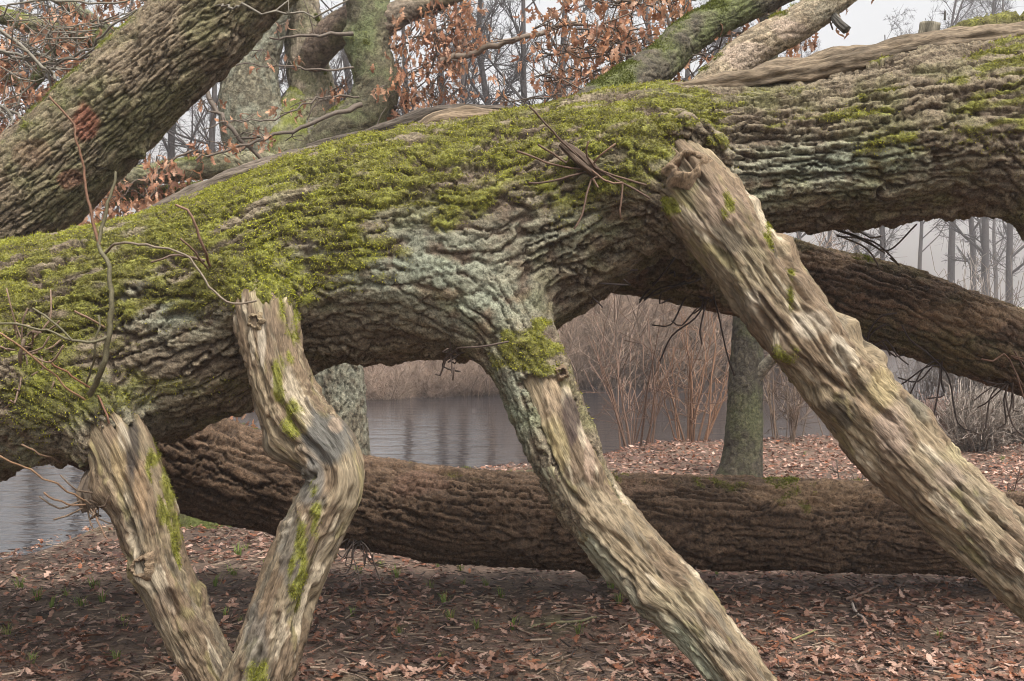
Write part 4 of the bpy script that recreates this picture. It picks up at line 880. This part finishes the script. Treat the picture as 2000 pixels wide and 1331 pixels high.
for (x, Y, k, sc) in ((1722, 46, 0, .75), (1858, 58, 1, 1.0), (1897, 60, 2, .95), (1924, 55, 3, 1.05), (1973, 52, 4, 1.0), (1798, 70, 2, .8), (1675, 66, 3, .9), (1945, 80, 0, .9), (1620, 62, 4, .9), (2060, 58, 1, 1), (2150, 66, 0, 1), (2260, 75, 3, 1)):
    put_tree(x, Y, k, sc, LT, 'bare trees on the far field', rt.uniform(0, 6.28))
LC = 'leafless tree with fine grey twigs on the far bank behind the mossy trunk'
for (x, Y, k, sc) in ((905, 33, 0, .8), (965, 36, 1, .85), (1030, 35, 3, .85), (1095, 33, 4, .95), (1190, 38, 2, .9), (1275, 37, 3, .9), (1335, 40, 4, .95), (860, 38, 3, .9), (800, 34, 4, .8),  (700, 36, 1, .85), (620, 34, 2, .8), (520, 38, 3, .85), (420, 35, 0, .8), (330, 36, 1, .8), (250, 34, 4, .75), (150, 38, 2, .85), (60, 35, 3, .8), (-60, 37, 0, .85), (-200, 36, 1, .85), (1480, 52, 2, .9), (1560, 60, 1, .8)):
    put_tree(x, Y, k, sc, LC, 'bare trees on the far bank', rt.uniform(0, 6.28))

# ------------------------------------------------------------------ shrubs
def bush(seed, H, n, col, spread=.5, sub=5, r0=.012, wig=.1, lev2=3, vary=.3):
    wig = max(wig, .11)
    r = np.random.default_rng(seed); mb = MB()
    for k in range(n):
        a = r.uniform(0, 6.28); b0 = np.array([math.cos(a), math.sin(a), 0]) * r.uniform(0, .22) * H * (spread + .2)
        d = np.array([math.cos(a) * spread * r.uniform(.1, 1), math.sin(a) * spread * r.uniform(.1, 1), 1]); L = H * r.uniform(.55, 1.1); d = d / np.linalg.norm(d)
        q = [b0]; dd = d.copy()
        for _ in range(4):
            dd = dd + r.normal(size=3) * wig + np.array([0, 0, .05]); dd /= np.linalg.norm(dd); q.append(q[-1] + dd * L / 4)
        cc_ = np.array(col) * r.uniform(1 - vary, 1 + vary)
        V, f, c, t = twig_geo(q, r0 * r.uniform(.6, 1.2), r0 * .25, 4, L / 6); mb.add(V, f, cc_)
        for _ in range(sub):
            i_ = int(r.uniform(.25, .95) * (len(c) - 1)); nd = t[i_] + r.normal(size=3) * .5; nd /= np.linalg.norm(nd); L2 = L * r.uniform(.15, .4)
            p2 = c[i_] + nd * L2 + r.normal(size=3) * .03
            V, f, c2, t2 = twig_geo([c[i_], (c[i_] + p2) / 2 + r.normal(size=3) * L2 * .06, p2], r0 * .4, r0 * .15, 3, L2); mb.add(V, f, cc_)
            for _ in range(lev2):
                e_ = c2[-1 - r.integers(0, max(1, len(c2) - 1))]; n3 = t2[-1] + r.normal(size=3) * .7; n3 /= np.linalg.norm(n3)
                V, f, _, _ = twig_geo([e_, e_ + n3 * L2 * .25, e_ + n3 * L2 * .5], r0 * .2, r0 * .12, 3, L2); mb.add(V, f, cc_)
    return mb.mesh('stems', M_TWIG)
def put_bush(name, me, px_, py_, Y, label, group=None, sc=1, rz=0, z=None):
    p = P(px_, py_, Y); z = float(ground_z([p[0]], [Y])[0]) - .03 if z is None else z
    o = obj(name, me); o.location = (p[0], Y, max(z, WATER - .1)); o.scale = (sc, sc, sc); o.rotation_euler = (0, 0, rz)
    tag(o, label, 'shrub', group); return o
RD = (.20, .115, .075)
put_bush('coppice_shrub', bush(201, 1.6, 17, (.16, .095, .065), .55, 4, .013, .07, 2), 1235, 0, 13.0, 'red-brown many-stemmed shrub at the pond edge beside the bent limb', rz=.4)
put_bush('coppice_shrub', bush(202, 1.5, 17, (.18, .10, .06), .40, 4, .014, .07, 2), 1352, 0, 13.1, 'orange-brown upright shrub at the pond edge beside the slim tree', rz=1.4)
put_bush('coppice_shrub', bush(203, 1.2, 16, (.17, .12, .085), .5, 6, .009, .08), 1540, 0, 13.0, 'thin brown shrub just right of the slim tree trunk')
put_bush('coppice_shrub', bush(204, 1.1, 14, (.17, .115, .08), .6, 6, .008, .1), 1640, 0, 13.6, 'low thin shrub behind the pale dead limb', rz=2)
put_bush('reedy_shrub', bush(205, 1.9, 60, (.17, .145, .125), .40, 5, .011, .04), 1905, 0, 14.6, 'grey upright thicket of stems standing in the shallow water')
put_bush('reedy_shrub', bush(206, 1.5, 26, (.16, .135, .12), .5, 5, .009, .06), 1800, 0, 15.2, 'sparse grey stems at the water edge beside the thicket', rz=1)
hb = bush(207, .62, 110, (.20, .165, .135), .85, 6, .005, .14, 3)
put_bush('heather_bush', hb, 1905, 0, 12.3, 'low dense grey-brown bush in front of the grey thicket', sc=1.05)
put_bush('heather_bush', hb, 1995, 0, 12.8, 'dense dry bush right of the low grey-brown bush', sc=1.0, rz=2)
put_bush('heather_bush', bush(208, .5, 110, (.19, .125, .10), .9, 5, .005, .12, 3), 1838, 0, 13.4, 'rounded reddish-brown clump at the water edge')
put_bush('sapling', bush(209, .65, 2, (.10, .075, .06), .3, 7, .010, .12, 2), 1662, 0, 9.0, 'thin dark sapling growing behind the long low limb')
put_bush('sapling', bush(210, .45, 2, (.11, .07, .055), .3, 7, .006, .12, 2), 1965, 0, 8.6, 'tiny dark sapling beyond the pale dead limb')
SB = [bush(220 + k, 3.4, 34, (.20, .140, .10), .75, 9, .022, .14, 4, .45) for k in range(3)]
LBL = [bush(240 + k, 1.0, 46, (.16, .11, .08), 1.5, 8, .010, .22, 5, .4) for k in range(2)]
LB = 'dense brown leafless scrub along the far bank of the pond'
for k in range(84):
    x = -14 + 33 * (k + rt.uniform(0, 1)) / 84; yf = np.interp(x, FARS[:, 0], FARS[:, 1]); Y = yf + (rt.uniform(-.5, .6) if k % 2 else rt.uniform(.8, 3.6))
    o = obj('scrub_bush', SB[k % 3]); o.location = (x, Y, float(ground_z([x], [Y])[0]) - .05); s_ = rt.uniform(.7, 1.25) * float(np.interp(x, [-4, -1, 0.5, 2, 6, 9], [.25, .24, .4, .95, 1.0, .4])); o.scale = (s_ * 1.5, s_ * 1.5, s_); o.rotation_euler = (0, 0, rt.uniform(0, 6.28))
    tag(o, LB, 'shrub', 'scrub along the far bank')

for k in range(60):
    x = -13 + 27 * (k + rt.uniform(0, 1)) / 60; Y = np.interp(x, FARS[:, 0], FARS[:, 1]) + rt.uniform(-.45, .5)
    o = obj('bramble_tangle', LBL[k % 2]); o.location = (x, Y, max(float(ground_z([x], [Y])[0]), WATER) - .05); s_ = rt.uniform(.6, 1.1) * (.6 if x < .6 else 1); o.scale = (s_ * 1.5, s_, s_); o.rotation_euler = (0, 0, rt.normal(0, .3) + math.pi * (k % 2))
    tag(o, 'low tangled brown scrub overhanging the far edge of the water', 'shrub', 'low scrub overhanging the far water edge')

# ------------------------------------------------------------------ leaf litter
r = np.random.default_rng(55); NL = 33000
Yl = 4.0 + (15.5 - 4.0) * r.random(NL * 3) ** 1.0
Xl = (r.random(NL * 3) - .5) * (1.02 * Yl + .8)
yn = np.interp(Xl, NEAR[:, 0], NEAR[:, 1]); q = np.stack([Xl, Yl, Xl * 0], 1)
gz = ground_z(Xl, Yl)
pr = sst(-.35, .45, fbm(q * .8 + 5, 3) + .2 * noise(q * 3) + .62 * sst(-.2, 1.4, Xl) + .4 * sst(8, 10, Yl) + .12 * (Xl < -1.2) - .06) * .80 + .20
pr = pr * (Yl < yn + .3) * (gz > WATER + .01) 
kp = np.nonzero(r.random(NL * 3) < pr)[0][:NL]
Xl, Yl, gz = Xl[kp], Yl[kp], gz[kp]
order = np.argsort(Yl); Xl, Yl, gz = Xl[order], Yl[order], gz[order]
LV = [leaf_geo(r, (ST, STM, STF)[k // 14]) for k in range(42)]
big = [mesh_data('fallen_leaf', LV[k][0] * .078 - np.array([0, .05, 0]), LV[k][1], M_LEAF, np.tile(LEAFC[k % 8] * np.array([1.2, 1.04, .97]), (len(LV[k][0]), 1))) for k in range(14)]
mb = MB(); nobj = 0
for k in range(len(Xl)):
    vis_ = abs(Xl[k]) < .44 * Yl[k] and Yl[k] > 4.85
    if vis_ and nobj < 300 and r.random() < .5:
        o = obj('fallen_leaf', big[k % 14]); o.location = (Xl[k], Yl[k], gz[k] + .016); o.rotation_euler = (r.normal(0, .28), r.normal(0, .28), r.uniform(0, 6.28))
        s_ = r.uniform(.7, 1.25); o.scale = (s_, s_, s_); nobj += 1
        tag(o, 'dry brown oak leaf lying on the leaf litter', 'leaf', 'fallen leaves on the ground'); continue
    V, f = LV[(k % 14) + (0 if Yl[k] < 5.6 else 14 if Yl[k] < 8 else 28)]
    V = rot_to(V * (.060 * r.uniform(.4, 1.25)), r.uniform(0, 6.28), r.normal(0, .25), r.normal(0, .25)); V = V + np.array([Xl[k], Yl[k], gz[k] + r.uniform(.003, .022)])
    mb.add(V, f, LEAFC[r.integers(8)] * r.uniform(.7, 1.5) * np.array([1.08, .96, .92]))
o = obj('leaf_litter', mb.mesh('leaf_litter', M_LEAF)); tag(o, 'carpet of dead brown oak leaves covering the bank', 'leaf litter', kind='stuff')
# crumbs, bits of bark and short twigs
mb = MB()
for k in range(9000):
    Y = 4.2 + 7 * r.random() ** 1.5; X = (r.random() - .5) * 1.1 * Y
    if Y > np.interp(X, NEAR[:, 0], NEAR[:, 1]) - .5: continue
    z = float(ground_z([X], [Y])[0]); L = r.uniform(.02, .10); a = r.uniform(0, 6.28); w_ = r.uniform(.002, .006); d = np.array([math.cos(a), math.sin(a), r.normal(0, .1)]) * L; s_ = np.array([-math.sin(a), math.cos(a), 0]) * w_
    p = np.array([X, Y, z + .012]); up_ = np.array([0, 0, w_])
    V = np.array([p - s_, p + s_, p + up_ * 1.6, p + d - s_ * .6, p + d + s_ * .6, p + d + up_])
    mb.add(V, np.array([(0, 2, 5, 3), (2, 1, 4, 5), (0, 3, 4, 1)]), np.array([(.07, .05, .04), (.17, .12, .09), (.24, .18, .13), (.05, .035, .03)][r.integers(4)]))
o = obj('bark_debris', mb.mesh('bark_debris', M_TWIG)); tag(o, 'scattered twig scraps and bark crumbs on the dark soil', 'debris', kind='stuff')

# ------------------------------------------------------------------ sticks, grass, mossy hummock
def gp(px_, py_, dz=0):
    Y = EYE * F / (py_ - HZ)
    for _ in range(4):
        X = (px_ - 1000) / F * Y; z = float(ground_z([X], [Y])[0]); Y = (EYE - z) * F / (py_ - HZ)
    return np.array([X, Y, z + dz])
for (pts, r0, r1, c, lb) in (([(1035, 1232), (1080, 1224), (1120, 1222), (1165, 1213)], .009, .005, (.17, .15, .08), 'olive-brown stick lying on the bare soil under the mossy trunk'), ([(1650, 1178), (1680, 1168), (1715, 1150)], .011, .008, (.15, .10, .075), 'straight brown stick on the leaves below the low limb'),
                             ([(1664, 1185), (1672, 1202), (1690, 1218)], .008, .006, (.36, .30, .26), 'short pale crooked stick on the brown leaves'), ([(1545, 1258), (1570, 1248), (1593, 1238)], .005, .003, (.22, .20, .09), 'thin greenish twig on the leaves'),
                             ([(1085, 1205), (1130, 1204), (1165, 1210)], .004, .003, (.18, .12, .09), 'fine twig beside the olive-brown stick'), ([(560, 1188), (600, 1196), (660, 1193)], .004, .002, (.13, .09, .07), 'fine dark twig on the soil beyond the crooked limb'), ([(1330, 1275), (1390, 1262), (1430, 1262)], .005, .003, (.2, .15, .11), 'thin bare twig on the leaves left of the bent limb')):
    W_ = [gp(x, y, .018) for x, y in pts]; V, f, _, _ = twig_geo(W_, r0, r1, 7, .03, .006, int(pts[0][0])); ctr = W_[0]
    o = obj('fallen_stick', mesh_data('fallen_stick', V - ctr, f, M_TWIG, np.tile(np.array([c]), (len(V), 1))), None, ctr); tag(o, lb, 'stick')
def tuft(seed, n=16, H=.07):
    r_ = np.random.default_rng(seed); mb = MB()
    for _ in range(n):
        a = r_.uniform(0, 6.28); o_ = np.array([math.cos(a), math.sin(a), 0]); b0 = o_ * r_.uniform(0, .025); L = H * r_.uniform(.5, 1.2); s_ = np.array([-math.sin(a), math.cos(a), 0]) * .0022; ln = r_.uniform(.2, .9)
        m1 = b0 + o_ * L * .3 * ln + np.array([0, 0, L * .6]); m2 = b0 + o_ * L * ln + np.array([0, 0, L * (1 - .35 * ln)])
        mb.add(np.array([b0 - s_, b0 + s_, m1 + s_ * .8, m1 - s_ * .8, m2]), [np.array([(0, 1, 2, 3)]), np.array([(3, 2, 4)])], np.array([(.16, .23, .05), (.20, .27, .06), (.12, .18, .04), (.26, .26, .09)][r_.integers(4)]))
    return mb.mesh('grass_tuft', M_GRASS)
TU = [tuft(300 + k, 14 + 3 * k) for k in range(5)]
spots = [(240, 1222), (228, 1294), (62, 1298), (15, 1245), (465, 1085), (480, 1075), (700, 1120), (690, 1204), (745, 1110), (775, 1128), (855, 1108), (900, 1115), (870, 1182), (880, 1212), (980, 1168), (855, 1292), (780, 1240), (700, 1062), (905, 1145), (950, 1145), (1000, 1230), (1130, 1238), (1195, 1150), (1210, 1180), (455, 1125), (420, 1145), (470, 1218), (130, 1165), (75, 1172), (185, 1150), (100, 1190), (1570, 890), (1090, 915), (1835, 1250), (1960, 900), (1400, 1122), (520, 1105), (40, 1150), (200, 1175), (160, 1185), (440, 1205), (640, 1110), (840, 1150), (930, 1228)]
for k, (x, y) in enumerate(spots):
    p = gp(x, y); o = obj('grass_tuft', TU[k % 5]); o.location = p; o.rotation_euler = (0, 0, k * 1.3); s_ = rg.uniform(.7, 1.25); o.scale = (s_, s_, s_)
    tag(o, 'small bright green tuft of grass on the leaf-strewn soil', 'grass tuft', 'grass tufts on the bank')
hx = gp(395, 1030)
u_ = np.linspace(-1, 1, 90); A, B = np.meshgrid(u_, u_, indexing='ij'); rr = np.sqrt(A ** 2 + B ** 2).ravel()
HV = np.stack([A.ravel() * .42, B.ravel() * .38, .36 * (1 - np.minimum(rr, 1.1) ** 2)], 1)
HV[:, 2] += .03 * fbm(HV * 8, 3) - .02; HV += np.array([hx[0], hx[1] + .3, hx[2]])
ii = np.arange(89)[:, None] * 90; jj = np.arange(89)[None]; HQ = np.stack([ii + jj, ii + 90 + jj, ii + 91 + jj, ii + jj + 1], -1).reshape(-1, 4)
HN = normals_of(HV, HQ); hcen = np.array([hx[0], hx[1] + .3, hx[2]])
hc = mixc(np.tile(np.array([[.085, .095, .025]]), (len(HV), 1)), (.06, .045, .03), sst(.1, .6, fbm(HV * 5, 2)))
hum = empty('mossy_hummock', tuple(hcen)); tag(hum, 'low green mossy hummock at the pond edge under the low limb', 'hummock')
obj('mound', mesh_data('mound', HV, HQ, M_BARK, hc), hum)
t = moss_strands(HV, HN, np.ones(len(HV)), 16000, .02, .006, bright=(.15, .17, .03), dull=(.08, .08, .025), seed=9, droop=.1)
o = obj('moss', mesh_data('moss', t[0], t[1], M_MOSS, t[2]), hum); tag(o, kind='stuff')

# ------------------------------------------------------------------ winter haze
m = bpy.data.materials.new('haze'); m.use_nodes = True; nn = m.node_tree.nodes; nn.remove(nn['Principled BSDF'])
pv = nn.new('ShaderNodeVolumePrincipled'); pv.inputs['Color'].default_value = (.98, .96, 1, 1); pv.inputs['Density'].default_value = .0017; pv.inputs['Anisotropy'].default_value = 0.2
m.node_tree.links.new(pv.outputs[0], nn['Material Output'].inputs['Volume'])
x0, x1, y0, y1, z0, z1 = -205, 205, -16, 256, -2.2, 23.5
hv = np.array([(x, y, z) for x in (x0, x1) for y in (y0, y1) for z in (z0, z1)], float)
hf = np.array([(0, 1, 3, 2), (4, 6, 7, 5), (0, 4, 5, 1), (2, 3, 7, 6), (0, 2, 6, 4), (1, 5, 7, 3)])
o = obj('haze', mesh_data('haze', hv, hf, m, smooth=False)); tag(o, 'pale winter mist hanging over pond and trees', 'haze', kind='stuff')
print('TRIS', sum(len(me.loops) - 2 * len(me.polygons) for me in bpy.data.meshes))
